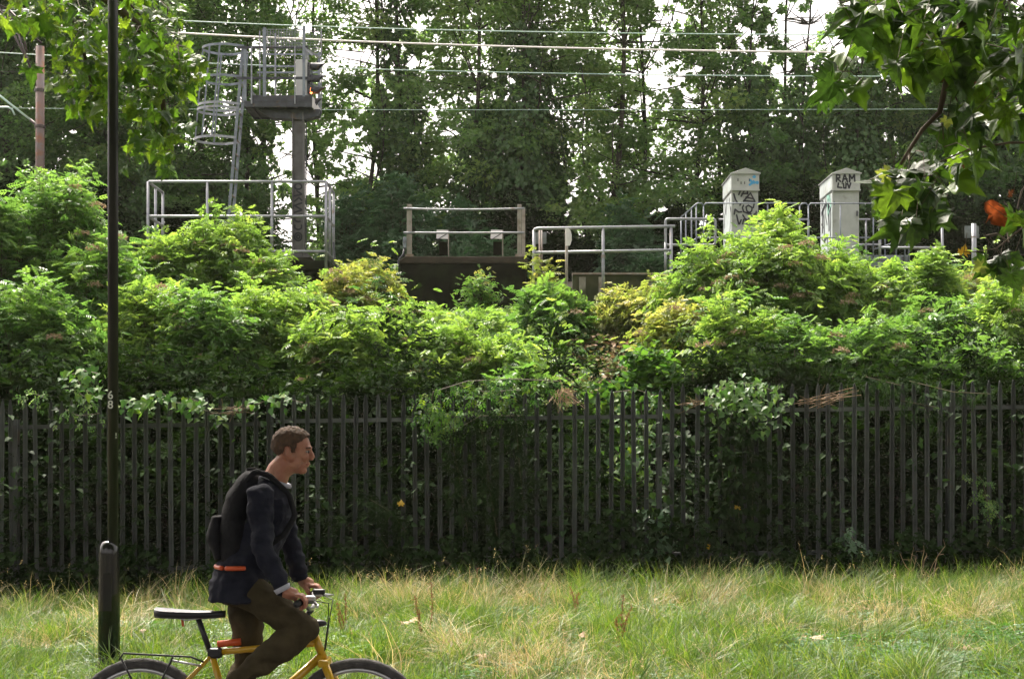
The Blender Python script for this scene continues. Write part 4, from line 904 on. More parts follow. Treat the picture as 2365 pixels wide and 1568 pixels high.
B = [
 # left block
 ('elder_bush', 120, 23.6, 398, 150, MI, 'tall elder bush left of the lamp post, topping the bank', 110, 4),
 ('elder_bush', -10, 22.6, 440, 110, MI, 'elder bush cut off by the left edge below the mast', 80, 2),
 ('elder_bush', 30, 21.0, 640, 150, MI, 'lower dark-green bush at the left edge above the fence', 80, 1),
 ('elder_bush', 225, 22.6, 545, 120, MI, 'elder bush behind the lamp post with faded flower heads', 80, 5),
 ('elder_bush', 395, 24.2, 548, 95, LI, 'fresh green elder in front of the left end of the railing', 80, 1),
 ('elder_bush', 520, 24.4, 508, 110, LI, 'yellow-green elder whose tip rises to the middle rail', 100, 2),
 ('elder_bush', 620, 23.8, 600, 75, LI, 'elder bush in front of the signal post foot', 80, 3),
 ('elder_bush', 345, 21.8, 640, 130, LI, 'bright bush just right of the lamp post at mid bank', 90, 2),
 ('elder_bush', 470, 21.5, 680, 130, MI, 'bush with pale glinting leaflets in the middle of the left bank', 90, 2),
 ('elder_bush', 600, 22.0, 660, 110, LI, 'leafy bush below the signal base', 80, 2),
 ('elder_bush', 140, 21.0, 690, 130, MI, 'mid-green bush left of the lamp post at mid bank', 80, 2),
 ('elder_bush', 800, 23.5, 622, 70, PA_, 'yellowing bush right of the signal base slab', 60, 3),
 ('elder_bush', 850, 24.6, 598, 65, PA_, 'yellowish weedy bush left of the dark block', 50, 2),
 ('elder_bush', 790, 21.6, 720, 120, LI, 'bright green bush under the gap left of the block', 90, 2),
 ('elder_bush', 905, 22.0, 720, 110, LI, 'light green bush below the left end of the dark block', 80, 3),
 ('elder_bush', 1020, 21.6, 745, 110, LI, 'lush low bush beneath the middle of the dark block', 80, 3),
 ('elder_bush', 1150, 21.6, 770, 100, LI, 'low bush beneath the right end of the dark block', 70, 2),
 ('elder_bush', 1210, 20.8, 840, 90, MI, 'low bush just above the fence below the oval sign', 60, 2),
 # right block
 ('elder_bush', 1790, 24.1, 490, 62, LI, 'pointed yellow-green elder top rising between the two cabinets', 60, 2),
 ('elder_bush', 1770, 23.7, 540, 175, LI, 'big yellow-green elder in front of the first cabinet', 170, 6),
 ('elder_bush', 1540, 24.2, 655, 90, PA_, 'low pale growth under the right end of the long railing', 60, 3),
 ('elder_bush', 1262, 24.8, 672, 45, MI, 'weedy growth filling the gap beside the dark block', 40, 1),
 ('elder_bush', 1440, 24.6, 672, 55, PA_, 'low weedy growth against the low wall behind the oval sign', 50, 1),
 ('elder_bush', 1300, 24.6, 690, 60, MI, 'low weedy growth at the foot of the oval sign', 40, 1),
 ('elder_bush', 2270, 24.6, 640, 90, PA_, 'sunlit yellowish growth at the foot of the lone sign post', 60, 3),
 ('elder_bush', 700, 22.6, 668, 100, LI, 'bright bush below the signal base ramp', 80, 3),
 ('elder_bush', 1100, 23.0, 722, 90, LI, 'low weeds in front of the dark block, right half', 50, 1),
 ('elder_bush', 970, 24.0, 712, 60, LI, 'low leafy growth in front of the dark block, left half', 40, 1),
 ('elder_bush', 1640, 23.6, 585, 125, LI, 'pale elder spreading at the right end of the long railing', 90, 5),
 ('elder_bush', 1910, 23.6, 585, 140, LI, 'lime green elder under the right-hand cabinet', 110, 4),
 ('elder_bush', 1560, 22.6, 700, 100, PA_, 'yellowing bush by the bare weedy gully', 60, 3),
 ('elder_bush', 1700, 21.8, 690, 130, LI, 'elder bush in the middle of the right bank', 90, 4),
 ('elder_bush', 1840, 21.4, 730, 110, MI, 'darker bush right of centre on the right bank', 80, 2),
 ('elder_bush', 2030, 23.4, 620, 110, LI, 'bush below the steel platform', 80, 2),
 ('elder_bush', 2010, 21.2, 740, 130, MI, 'bush with long pale-glinting leaves above the right fence', 90, 2),
 ('elder_bush', 2150, 24.0, 590, 60, LI, 'fresh light-green shoots before the end railing', 50, 0),
 ('elder_bush', 2165, 22.0, 690, 120, MI, 'bush with dark upright stems below the end railing', 80, 1),
 ('elder_bush', 2300, 22.2, 670, 120, LI, 'bush under the lone sign post', 80, 1),
 ('elder_bush', 2250, 20.9, 770, 120, MI, 'mid-green bush at the foot of the right bank', 80, 0),
 ('elder_bush', 2400, 21.8, 720, 110, LI, 'bush cut by the right edge of the bank', 60, 0),
 ('vine_thicket', 1500, 20.6, 790, 90, M['lf_vine'], 'glossy dark thicket arching over the fence right of the gully', 80, 0),
 ('vine_thicket', 1420, 20.2, 880, 60, M['lf_vine'], 'small bright climbing tangle behind the fence below the gully', 50, 0),
 # lower growth right behind the fence, shade put into its leaf colour
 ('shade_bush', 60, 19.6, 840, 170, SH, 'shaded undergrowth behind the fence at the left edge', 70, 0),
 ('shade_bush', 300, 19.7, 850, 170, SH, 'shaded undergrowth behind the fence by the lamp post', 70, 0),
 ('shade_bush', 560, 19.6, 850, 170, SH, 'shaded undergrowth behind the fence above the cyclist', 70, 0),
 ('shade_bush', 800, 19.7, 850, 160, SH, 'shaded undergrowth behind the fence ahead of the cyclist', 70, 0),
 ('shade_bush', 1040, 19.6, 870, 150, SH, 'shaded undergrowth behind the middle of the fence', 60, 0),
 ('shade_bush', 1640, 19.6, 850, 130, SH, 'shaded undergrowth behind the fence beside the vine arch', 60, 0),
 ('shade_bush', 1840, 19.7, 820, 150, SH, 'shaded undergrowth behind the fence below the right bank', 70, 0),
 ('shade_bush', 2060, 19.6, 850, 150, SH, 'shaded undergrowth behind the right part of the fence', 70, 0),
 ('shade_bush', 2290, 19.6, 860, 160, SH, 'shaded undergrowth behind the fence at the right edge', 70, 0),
]
for i, (nm, x, Y, ty, hw, lm, lab, ns, fl) in enumerate(B):
    kw = {}
    if nm == 'vine_thicket': kw = dict(tmpl=T_HEART, ls=0.11, per=60, droop=0.9)
    elif nm == 'shade_bush': kw = dict(tmpl=T_COMP2, ls=0.26, per=20, inner=0.1)
    elif lm is MI and i % 2: kw = dict(tmpl=T_COMP5, ls=0.27, per=24)
    elif lm is PA_: kw = dict(ls=0.16, per=44, pale=0.1)
    if nm == 'elder_bush' and 'ls' not in kw: kw['ls'] = 0.175; kw['per'] = 44
    if nm == 'elder_bush': kw['spike'] = 0.34
    make_bush(nm, x, Y, ty, hw, lm, lab, G1, 300+i, n_shoot=int(ns*1.15), flowers=int(fl*1.8), **kw)
# shrubs between the tracks and the trees
C2 = [(60, 36.2, 400, 90, SH), (215, 36.0, 420, 90, SH), (420, 36.0, 470, 70, SH), (580, 35.8, 440, 75, M['lf_ivy']), (805, 35.6, 440, 60, TE), (925, 35.2, 400, 85, TE), (1060, 35.6, 470, 80, TE), (1190, 35.8, 440, 90, SH), (1120, 34.6, 545, 80, TE),
      (1310, 35.6, 520, 70, SH), (1450, 35.2, 470, 70, TE), (1550, 35.6, 480, 70, SH), (1500, 34.6, 590, 40, TE), (1730, 36.0, 420, 90, SH), (1860, 36.0, 430, 80, SH), (2060, 35.6, 500, 80, SH), (2170, 36.0, 470, 90, SH), (2290, 35.8, 460, 90, SH), (2360, 36.2, 420, 80, SH)]
C2L = ['dark shrub behind the foot of the catenary mast', 'dark shrub seen just before the lamp post', 'dark shrub seen through the left part of the railing enclosure', 'glossy dark shrub left of the signal post', 'grey-green shrub right of the signal railing corner',
       'large teal-tinted shrub rising left of the block railing', 'teal shrub behind the first tilted plate', 'dark shrub behind the second tilted plate', 'feathery grey-green growth just above the dark block', 'shadowed shrub behind the oval sign', 'grey-green shrub behind the middle post of the long railing',
       'shadowed shrub behind the right end of the long railing', 'small fern-like plant by the low wall', 'dark shrub behind the first cabinet', 'dark shrub in the gap between the cabinets', 'dark shrub behind the stair rail', 'dark shrub behind the end railing', 'dark shrub behind the lone sign post', 'dark shrub at the right edge behind the hanging leaves']
for i, (x, Y, ty, hw, lm) in enumerate(C2):
    make_bush('track_side_shrub', x, Y, ty, hw, lm, C2L[i], 'shrubs on the far side of the tracks', 400+i, n_shoot=60, ls=0.3, per=26, tmpl=T_COMP3 if lm is TE else T_COMP2, zb=4.9, depth=0.6, inner=0.15)

# young sapling stems and single plants rising out of the bank
make_bush('young_sapling', 1250, 25.4, 560, 22, M['lf_pale'], 'small fresh sapling seen through the rounded railing end', None, 450, n_shoot=10, per=14, ls=0.17, cat='sapling', inner=0.1)
make_bush('young_sapling', 1960, 26.6, 545, 45, M['lf_mid'], 'spindly sapling in front of the right-hand cabinet', None, 451, n_shoot=16, per=12, ls=0.22, cat='sapling', inner=0.1)
make_bush('creeper', 1102, 26.3, 640, 42, M['lf_mid'], 'creeper growing up against the dark concrete block', None, 452, n_shoot=40, per=22, ls=0.1, cat='climbing plant', tmpl=T_COMP2, inner=0.05)
make_bush('creeper', 1112, 26.6, 606, 12, M['lf_pale'], 'narrow upright tip of creeper halfway across the dark block', None, 453, n_shoot=12, per=22, ls=0.08, cat='climbing plant', tmpl=T_COMP2, inner=0.05)

# ================================================================== ground cover of weeds on the bank
def gully(x, y, rg): 
    cx = 1.9-0.12*(y-22); return np.abs(x-cx) < (0.45+0.11*(y-19))*rg.uniform(0.2, 1.2, len(x))
def bank_cover(name, mt, n, xr, yr, size, tmpl, seed, label_kind='stuff', mask=None, hmax=0.25):
    rg = np.random.default_rng(seed)
    x = rg.uniform(*xr, n); y = rg.uniform(*yr, n)
    if mask is not None:
        k = mask(x, y, rg); x = x[k]; y = y[k]
    if mask is None: k = ~(gully(x, y, np.random.default_rng(1)) & (rg.uniform(0, 1, len(x)) < 0.8)); x = x[k]; y = y[k]
    n = len(x); z = np.array([bank_z(a, b) for a, b in zip(x, y)])+rg.uniform(0, 1, n)**1.5*hmax*(0.4+1.2*vnoise(x*1.3, y*1.3, seed))*np.where((y > 24.2) & (x < 4), 0.5, 1)*np.where((y > 22.8) & (x > 4.5) & (hmax > 1), 0.45, 1)*np.where((y > 23.5) & (x < -2.5) & (x > -5.5) & (hmax > 1), 0.5, 1)
    d = unit(np.stack([rg.normal(0, 1, n), rg.normal(-0.3, 1, n), rg.normal(0.1, 0.45, n)], 1))
    V, T = place(*tmpl, np.stack([x, y, z], 1), rot_from(d, rg.normal(0, 0.4, (n, 3))+np.array([0, -0.3, 1])), size*rg.uniform(0.6, 1.3, n))
    o = np_mesh(name, V, T, mt, rnd=np.repeat(rg.uniform(0, 1, n), len(tmpl[0]))); tag(o, kind='stuff'); return o
bank_cover('bramble_cover', M['lf_mid'], 15000, (-11, 11), (20.6, 27.6), 0.2, T_COMP2, 1, hmax=0.35)
def thick(x, y, rg): return ((x < -1.9) | (x > 2.9)) | (y < 22.5) & (np.abs(x-1.9) > 0.8)
bank_cover('elder_cover', M['lf_mid'], 9000, (-9, 9), (21.2, 25.0), 0.19, T_COMP3, 11, mask=thick, hmax=1.5)
bank_cover('elder_cover', M['lf_lime'], 7000, (-9, 9), (21.5, 25.4), 0.17, T_COMP3, 12, mask=thick, hmax=1.5)
bank_cover('weed_cover', M['lf_lime'], 14000, (-3.5, 4.6), (20, 27.3), 0.13, T_COMP2, 2, hmax=0.4)
bank_cover('dry_litter', M['dry_bract'], 14000, (0.3, 4.0), (19.3, 26.2), 0.09, T_LEAF, 3, mask=gully, hmax=0.42)
bank_cover('dry_weeds', M['dry_bract'], 6000, (7.2, 10.5), (23.5, 26.3), 0.09, T_COMP2, 4, hmax=0.3)
bank_cover('dry_weeds', M['dry_bract'], 2500, (-3.2, -1.8), (24.5, 26.3), 0.09, T_COMP2, 5, hmax=0.5)
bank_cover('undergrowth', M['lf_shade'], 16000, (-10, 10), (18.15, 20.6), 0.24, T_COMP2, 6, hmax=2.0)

# ================================================================== climbers on the fence
def climber(name, strands, n, size, mt, label, seed, tmpl=T_HEART, width=0.09, drop=0.5, dirx=0.0, thick=0.10, cat='climbing plant', back=0.0):
    rg = np.random.default_rng(seed); p0 = P(*strands[0][0], FY-0.05)
    t = thing(name, p0, label, cat, 'climbers on the fence'); m = MB(); POS = []
    for st in strands:
        pts = [P(a_, b_, FY-0.05+back+rg.normal(0, 0.03)) for a_, b_ in st]
        m.tube(pts, 0.006, 4, cap=False)
        A_ = np.array([tuple(p) for p in pts]); seg = np.linalg.norm(np.diff(A_, axis=0), axis=1); cum = np.concatenate([[0], np.cumsum(seg)])
        k = int(n/len(strands)); s_ = rg.uniform(0, cum[-1], k)
        q_ = np.stack([np.interp(s_, cum, A_[:, c_]) for c_ in range(3)], 1)
        q_ += rg.normal(0, 1, (k, 3))*np.array([width, thick, width*0.6]); q_[:, 2] -= drop*rg.uniform(0, 1, k)**2.2
        POS.append(q_)
    m.build('stem', M['stem'], t)['kind'] = 'stuff'
    POS = np.concatenate(POS); POS[:, 1] = np.minimum(POS[:, 1], FY+0.35+back); n = len(POS)
    d = unit(np.stack([rg.normal(dirx, 0.6, n), rg.normal(-0.55, 0.35, n), rg.normal(-0.65, 0.35, n)], 1))
    V, T = place(*tmpl, POS, rot_from(d, np.array([0, -0.5, 1.0])+rg.normal(0, 0.35, (n, 3))), size*rg.uniform(0.6, 1.25, n))
    np_mesh('leaves', V, T, mt, t, rnd=np.repeat(np.clip(rg.normal(0.5, 0.27, n), 0, 1), len(tmpl[0]))); return t
VI = M['lf_vine']
climber('bindweed', [[(1000, 905), (1080, 880), (1180, 875), (1290, 880)], [(1000, 905), (990, 960)], [(1060, 890), (1120, 905), (1200, 900)], [(1010, 950), (1060, 965)]], 330, 0.1, VI, 'leafy spray tumbling over the middle of the fence', 1, drop=0.35, tmpl=T_COMP2)
climber('bindweed', [[(1420, 905), (1470, 900), (1520, 915), (1545, 950)], [(1440, 920), (1450, 1000), (1455, 1070)], [(1480, 930), (1490, 1050), (1500, 1180)], [(1420, 1040), (1440, 1060), (1460, 1070)]], 260, 0.085, VI, 'bright heart-leaved bindweed seen between the pales below the gully', 2, drop=0.3, back=0.3)
climber('bindweed', [[(1640, 915), (1690, 885), (1740, 885), (1790, 905), (1815, 940)], [(1660, 900), (1720, 900), (1780, 930)], [(1650, 910), (1690, 930), (1760, 940)]], 420, 0.08, M['lf_mid'], 'arching mound of climber leaves draped over the fence top', 3, drop=0.35)
climber('bindweed', [[(1655, 940), (1665, 1060), (1680, 1200), (1690, 1280)], [(1720, 960), (1740, 1100), (1735, 1260)], [(1690, 950), (1700, 1100), (1710, 1240)]], 520, 0.09, M['lf_shade'], 'dark curtain of climber hanging down the fence below the arch', 4, drop=0.3)
climber('bindweed', [[(1210, 960), (1110, 960), (1040, 1000)], [(1040, 1000), (1060, 1100), (1080, 1230)], [(1110, 980), (1130, 1120), (1150, 1250)], [(1190, 960), (1200, 1080), (1210, 1180)]], 620, 0.1, M['lf_shade'], 'shaded climber covering the pales right of the cyclist', 5, drop=0.3, tmpl=T_COMP2)
climber('bindweed', [[(155, 870), (190, 855), (225, 862)], [(180, 880), (195, 900), (222, 915)]], 60, 0.1, M['lf_vine'], 'pale sprig of leaves touching the lamp post above the numerals', 6, drop=0.1)
climber('bindweed', [[(325, 930), (370, 905), (410, 930)], [(300, 935), (340, 925)], [(440, 920), (475, 935)], [(590, 935), (640, 915), (700, 930)], [(410, 930), (500, 955), (590, 940)]], 170, 0.095, VI, 'string of heart-shaped leaves along the fence top behind the lamp post', 7, drop=0.08)
climber('bindweed', [[(850, 1150), (900, 1180), (940, 1230)], [(870, 1230), (900, 1270), (960, 1290)]], 150, 0.11, M['lf_shade'], 'shadowy shrub leaves pushing through the fence ahead of the cyclist', 8, drop=0.15, tmpl=T_COMP2)
climber('bindweed', [[(1500, 1180), (1530, 1200)], [(1510, 1240), (1540, 1260)], [(1470, 1270), (1540, 1285)]], 90, 0.1, M['lf_teal'], 'bluish leaves low on the fence under the bindweed', 9, drop=0.1)
climber('bindweed', [[(1520, 1000), (1590, 1010)], [(1530, 1060), (1600, 1090)], [(1535, 1120), (1595, 1180)]], 150, 0.1, M['lf_under'], 'teal leaves glimpsed between the pales just right of the bright bindweed', 29, drop=0.2, back=0.3)
climber('bindweed', [[(1945, 1225), (1975, 1250), (2010, 1290)]], 60, 0.1, M['lf_teal'], 'bluish leaflets at the fence foot near the twiggy dead plant', 10, drop=0.1, tmpl=T_COMP2)
climber('bindweed', [[(2245, 1085), (2270, 1110), (2285, 1190)], [(2270, 1140), (2310, 1200)]], 80, 0.085, M['lf_mid'], 'small pale sprig low on the fence near the right edge', 11, drop=0.1, tmpl=T_COMP2)
climber('bindweed', [[(60, 905), (100, 915)], [(150, 945), (180, 960), (230, 955)], [(180, 905), (200, 920)]], 60, 0.09, M['lf_mid'], 'sparse leaves along the fence top left of the lamp post', 12, drop=0.1, tmpl=T_COMP2)
climber('bindweed', [[(2100, 880), (2200, 905), (2290, 910)], [(2080, 925), (2160, 940)], [(2000, 870), (2080, 890)]], 110, 0.12, M['lf_under'], 'long leaflets leaning over the fence top at the right', 13, drop=0.15, tmpl=T_COMP5)
# dead twigs and dry tufts caught on the fence top
for k, (x0, y0, x1, y1, lab) in enumerate(((1830, 935, 1980, 900, 'bundle of dry brown twigs resting along the fence top'), (1540, 930, 1660, 925, 'thin dry twigs along the rail left of the leafy arch'), (470, 950, 600, 940, 'sagging dry twig behind the cyclist along the fence top'))):
    m = MB(); rg = np.random.default_rng(60+k)
    for j in range(9 if k == 0 else 6):
        a = P(x0+rg.uniform(-5, 60), y0+rg.uniform(-12, 12), FY-0.04+rg.normal(0, 0.03)); b = P(x1+rg.uniform(-60, 10), y1+rg.uniform(-12, 16), FY-0.04+rg.normal(0, 0.03))
        pts = wiggle(a, b, 7, 0.05, rg); m.tube(pts, 0.003, 4, cap=False)
        for q_ in range(3):
            i = rg.integers(1, 7); m.tube([pts[i], pts[i]+Vector((rg.normal(0, 0.08), rg.normal(0, 0.03), rg.normal(0, 0.07)))], 0.0025, 3, cap=False)
    tag(m.build('dry_twigs', mat('dry_twig_bark', (0.3, 0.2, 0.12), 0.8), loc=P(x0, y0, FY)), lab, 'twigs')
m = MB(); rg = np.random.default_rng(77)
for j in range(70):
    a = P(1305+rg.normal(0, 9), 905+rg.normal(0, 6), FY-0.04); m.tube([a, a+Vector((rg.normal(0.0, 0.05), rg.normal(-0.02, 0.03), rg.normal(-0.06, 0.07))), a+Vector((rg.normal(0, 0.1), rg.normal(-0.02, 0.03), -rg.uniform(0.02, 0.2)))], 0.0028, 3, cap=False)
tag(m.build('dry_tuft', mat('dry_tuft_straw', (0.5, 0.36, 0.24), 0.85), loc=P(1305, 905, FY)), 'pinkish dry tuft of dead stems caught on the pale tips', 'dry tuft')
YL = ['yellow leaf caught high on the fence ahead of the cyclist', 'yellow leaf halfway up the fence below the leafy arch', 'yellow leaf low on the fence below the leafy arch', 'smallest yellow leaf low between the pales', 'faded yellow leaf beside the cyclist at the fence']
for k, (x, y, s_) in enumerate(((926, 1168, 0.085), (1706, 1178, 0.085), (1696, 1292, 0.085), (1640, 1262, 0.06), (588, 1106, 0.04))):
    v, t_ = lobed(k, 0.3); rot = Matrix.Rotation(R(70), 3, 'X') @ Matrix.Rotation(R(30*k), 3, 'Z')
    V = [tuple(rot @ Vector(p)*s_+P(x, y, FY-0.1)) for p in v]
    o = np_mesh('yellow_leaf', V, t_, M['lf_yellow'], loc=P(x, y, FY-0.1), rnd=np.full(len(v), 0.5)); tag(o, YL[k], 'leaf')

# ================================================================== grass
def grass_patch(name, n, rad, h, w, mt, seed, bend=0.5, tip=0.1, seedhead=0.0, lean=False):
    rg = np.random.default_rng(seed)
    r_ = rad*np.sqrt(rg.uniform(0, 1, n)); a = rg.uniform(0, 6.283, n); x = r_*np.cos(a); y = r_*np.sin(a)
    H = h*rg.uniform(0.35, 1.2, n); az = rg.normal(seed*1.7, 0.9, n) if lean else rg.uniform(0, 6.283, n); bd = bend*rg.uniform(0.1, 1.2, n)*H
    wx, wy = -np.sin(az+0.6)*w/2, np.cos(az+0.6)*w/2
    rows = []
    for f, wf in ((0, 1.0), (0.45, 0.85), (0.8, 0.55)):
        cx = x+np.cos(az)*bd*f**2; cy = y+np.sin(az)*bd*f**2; cz = H*(f-0.25*bd/H*f**3)
        rows.append(np.stack([cx-wx*wf, cy-wy*wf, cz], 1)); rows.append(np.stack([cx+wx*wf, cy+wy*wf, cz], 1))
    rows.append(np.stack([x+np.cos(az)*bd, y+np.sin(az)*bd, H*(1-0.25*bd/H)], 1))
    V = np.stack(rows, 1); T = np.array([(0,1,3),(0,3,2),(2,3,5),(2,5,4),(4,5,6)])[None]+(np.arange(n)*7)[:, None, None]
    V = V.reshape(-1, 3); T = T.reshape(-1, 3); rnd = np.repeat(rg.uniform(0, 1, n), 7)
    if seedhead:
        k = int(n*seedhead); ids = rg.integers(0, n, k); tp = rows[-1][ids]
        reps = 5; pos = np.repeat(tp, reps, 0)+rg.normal(0, 0.006, (k*reps, 3))+np.tile(np.linspace(-0.045, 0.01, reps), k)[:, None]*np.array([0, 0, 1.0])
        V2, T2 = place(*T_LEAF, pos, rot_from(rg.normal(0, 0.5, (k*reps, 3))+np.array([0, 0, 1]), rg.normal(0, 1, (k*reps, 3))), np.full(k*reps, 0.016))
        T = np.concatenate([T, T2+len(V)]); V = np.concatenate([V, V2]); rnd = np.concatenate([rnd, np.repeat(rg.uniform(0.2, 1, k*reps), 4)])
    me = bpy.data.meshes.new(name); me.vertices.add(len(V)); me.vertices.foreach_set('co', V.astype(np.float32).ravel())
    me.loops.add(T.size); me.loops.foreach_set('vertex_index', T.astype(np.int32).ravel()); me.polygons.add(len(T)); me.polygons.foreach_set('loop_start', np.arange(0, T.size, 3, dtype=np.int32)); me.update(calc_edges=True)
    at = me.attributes.new('rnd', 'FLOAT', 'POINT'); at.data.foreach_set('value', rnd.astype(np.float32)); me.materials.append(mt)
    return bpy.data.objects.new(name, me)
def scatter(name, protos, pos, scl, seed, tilt=0.12):
    rg = np.random.default_rng(seed)
    c = bpy.data.collections.new(name+'_kinds')
    for o in protos: c.objects.link(o)
    me = bpy.data.meshes.new(name); me.vertices.add(len(pos)); me.vertices.foreach_set('co', np.asarray(pos, np.float32).ravel()); me.update()
    a = me.attributes.new('turn', 'FLOAT_VECTOR', 'POINT'); a.data.foreach_set('vector', np.stack([rg.normal(0, tilt, len(pos)), rg.normal(0, tilt, len(pos)), rg.uniform(0, 6.283, len(pos))], 1).astype(np.float32).ravel())
    a = me.attributes.new('size', 'FLOAT', 'POINT'); a.data.foreach_set('value', np.asarray(scl, np.float32))
    o = bpy.data.objects.new(name, me); COL.objects.link(o); tag(o, kind='stuff')
    g = bpy.data.node_groups.new(name+'_nodes', 'GeometryNodeTree')
    g.interface.new_socket('Geometry', in_out='INPUT', socket_type='NodeSocketGeometry'); g.interface.new_socket('Geometry', in_out='OUTPUT', socket_type='NodeSocketGeometry')
    N = g.nodes; Lk = g.links; gi = N.new('NodeGroupInput'); go = N.new('NodeGroupOutput')
    ci = N.new('GeometryNodeCollectionInfo'); ci.inputs['Collection'].default_value = c; ci.inputs['Separate Children'].default_value = True; ci.inputs['Reset Children'].default_value = True
    ip = N.new('GeometryNodeInstanceOnPoints'); ip.inputs['Pick Instance'].default_value = True
    na = N.new('GeometryNodeInputNamedAttribute'); na.data_type = 'FLOAT_VECTOR'; na.inputs['Name'].default_value = 'turn'
    ns = N.new('GeometryNodeInputNamedAttribute'); ns.data_type = 'FLOAT'; ns.inputs['Name'].default_value = 'size'
    Lk.new(gi.outputs[0], ip.inputs['Points']); Lk.new(ci.outputs[0], ip.inputs['Instance']); Lk.new(na.outputs[0], ip.inputs['Rotation']); Lk.new(ns.outputs[0], ip.inputs['Scale']); Lk.new(ip.outputs[0], go.inputs[0])
    md = o.modifiers.new('scatter', 'NODES'); md.node_group = g
    return o
def gpos(n, seed, xr=None, yr=(8.35, 18.3), dens=None):
    rg = np.random.default_rng(seed); y = yr[0]+(yr[1]-yr[0])*rg.uniform(0, 1, n); hw = y*0.36*1.08+0.3
    x = rg.uniform(-1, 1, n)*hw if xr is None else rg.uniform(*xr, n)
    if dens is not None: k = rg.uniform(0, 1, n) < dens(x, y); x = x[k]; y = y[k]
    return np.stack([x, y, gz0(x, y)-0.005], 1)
def dryness(x, y):                          # straw-coloured swathes, greener hollows
    n = 0.55*vnoise(x*0.75+3, y*0.55, 21)+0.3*vnoise(x*2.2, y*1.6, 22)+0.15*vnoise(x*6, y*5, 23)
    d = (n-0.42)*2.6 + 0.28*np.clip((y-12.5)/4, -0.6, 1)
    d = np.where((x > 2.2) & (y < 12.6), d-0.8, d)                   # clover patch bottom right
    d = (d-0.34*np.clip((-x-0.2)/2, 0, 1)-0.12)*0.85
    return np.clip(d, 0.02, 1)
def clump(x, y, a, b_, sd): return 0.55*vnoise(x*a, y*a, sd)+0.45*vnoise(x*b_, y*b_, sd+1)
gp = [grass_patch('turf', 200, 0.2, 0.13, 0.006, M['grass'], 500+k, 1.0, lean=k % 2 == 0) for k in range(6)]
ps = gpos(5600, 1); scatter('grass', gp, ps, np.random.default_rng(2).uniform(0.55, 1.1, len(ps))*(0.5+1.0*clump(ps[:, 0], ps[:, 1], 0.9, 3.0, 31)), 3)
gt = [grass_patch('long_turf', 60, 0.13, 0.34, 0.007, M['grass'], 520+k, 1.2, lean=True) for k in range(6)]
ps = gpos(5200, 4, dens=lambda x, y: np.clip((clump(x, y, 1.2, 4.0, 33)-0.45)*6, 0.04, 1)); scatter('long_grass', gt, ps, np.random.default_rng(5).uniform(0.45, 1.1, len(ps)), 6, 0.3)
sp = [grass_patch('hay', 26, 0.16, 0.38, 0.0065, M['straw'], 540+k, 1.5, seedhead=0.12, lean=True) for k in range(9)]
ps = gpos(9000, 7, dens=lambda x, y: dryness(x, y)*np.clip((clump(x, y, 2.2, 5.0, 41)-0.36)*5, 0.05, 1)); scatter('straw_grass', sp, ps, np.random.default_rng(8).uniform(0.4, 1.1, len(ps)), 9, 0.35)
tl = [grass_patch('tall_hay', 12, 0.12, 0.6, 0.006, M['straw'], 560+k, 0.9, seedhead=0.25, lean=True) for k in range(6)]
ps = gpos(1500, 10, yr=(14.2, 17.6), dens=lambda x, y: np.clip((clump(x, y, 0.9, 3.0, 43)-0.5)*6, 0.02, 1)); scatter('tall_straw', tl, ps, np.random.default_rng(11).uniform(0.4, 1.0, len(ps)), 12, 0.22)
tl2 = [grass_patch('tall_green', 34, 0.14, 0.5, 0.0065, M['grass'], 570+k, 0.9, lean=True) for k in range(4)]
ps = gpos(900, 13, yr=(15.6, 18.2), dens=lambda x, y: np.clip((clump(x, y, 0.8, 2.5, 47)-0.42)*6, 0.05, 1)); scatter('tall_grass', tl2, ps, np.random.default_rng(14).uniform(0.4, 1.05, len(ps)), 15, 0.2)
def clover_patch(seed):
    rg = np.random.default_rng(seed); n = 130; r_ = 0.2*np.sqrt(rg.uniform(0, 1, n)); a = rg.uniform(0, 6.28, n); z = rg.uniform(0.03, 0.12, n); V = []; T = []
    pos = np.stack([r_*np.cos(a), r_*np.sin(a), z], 1); pos = np.repeat(pos, 3, 0); az = np.repeat(rg.uniform(0, 6.28, n), 3)+np.tile([0, 2.09, 4.19], n)
    V, T = place(*leaflet(1, 0.85, 0.08, 0.0), pos, rot_from(np.stack([np.cos(az), np.sin(az), np.full(3*n, 0.15)], 1), rg.normal(0, 0.15, (3*n, 3))+np.array([0, 0, 1])), np.full(3*n, 0.022))
    me = bpy.data.meshes.new('clover'); me.from_pydata([tuple(v) for v in V], [], [tuple(t) for t in T]); at = me.attributes.new('rnd', 'FLOAT', 'POINT'); at.data.foreach_set('value', np.repeat(rg.uniform(0, 1, 3*n), 4).astype(np.float32)); me.materials.append(M['clover'])
    return bpy.data.objects.new('clover', me)
ps = gpos(2600, 16, dens=lambda x, y: np.where((x > 1.9+0.5*np.sin(y*2)) & (y < 12.9), 0.95, 0.10)); scatter('clover', [clover_patch(k) for k in range(4)], ps, np.random.default_rng(17).uniform(0.8, 1.3, len(ps)), 18)

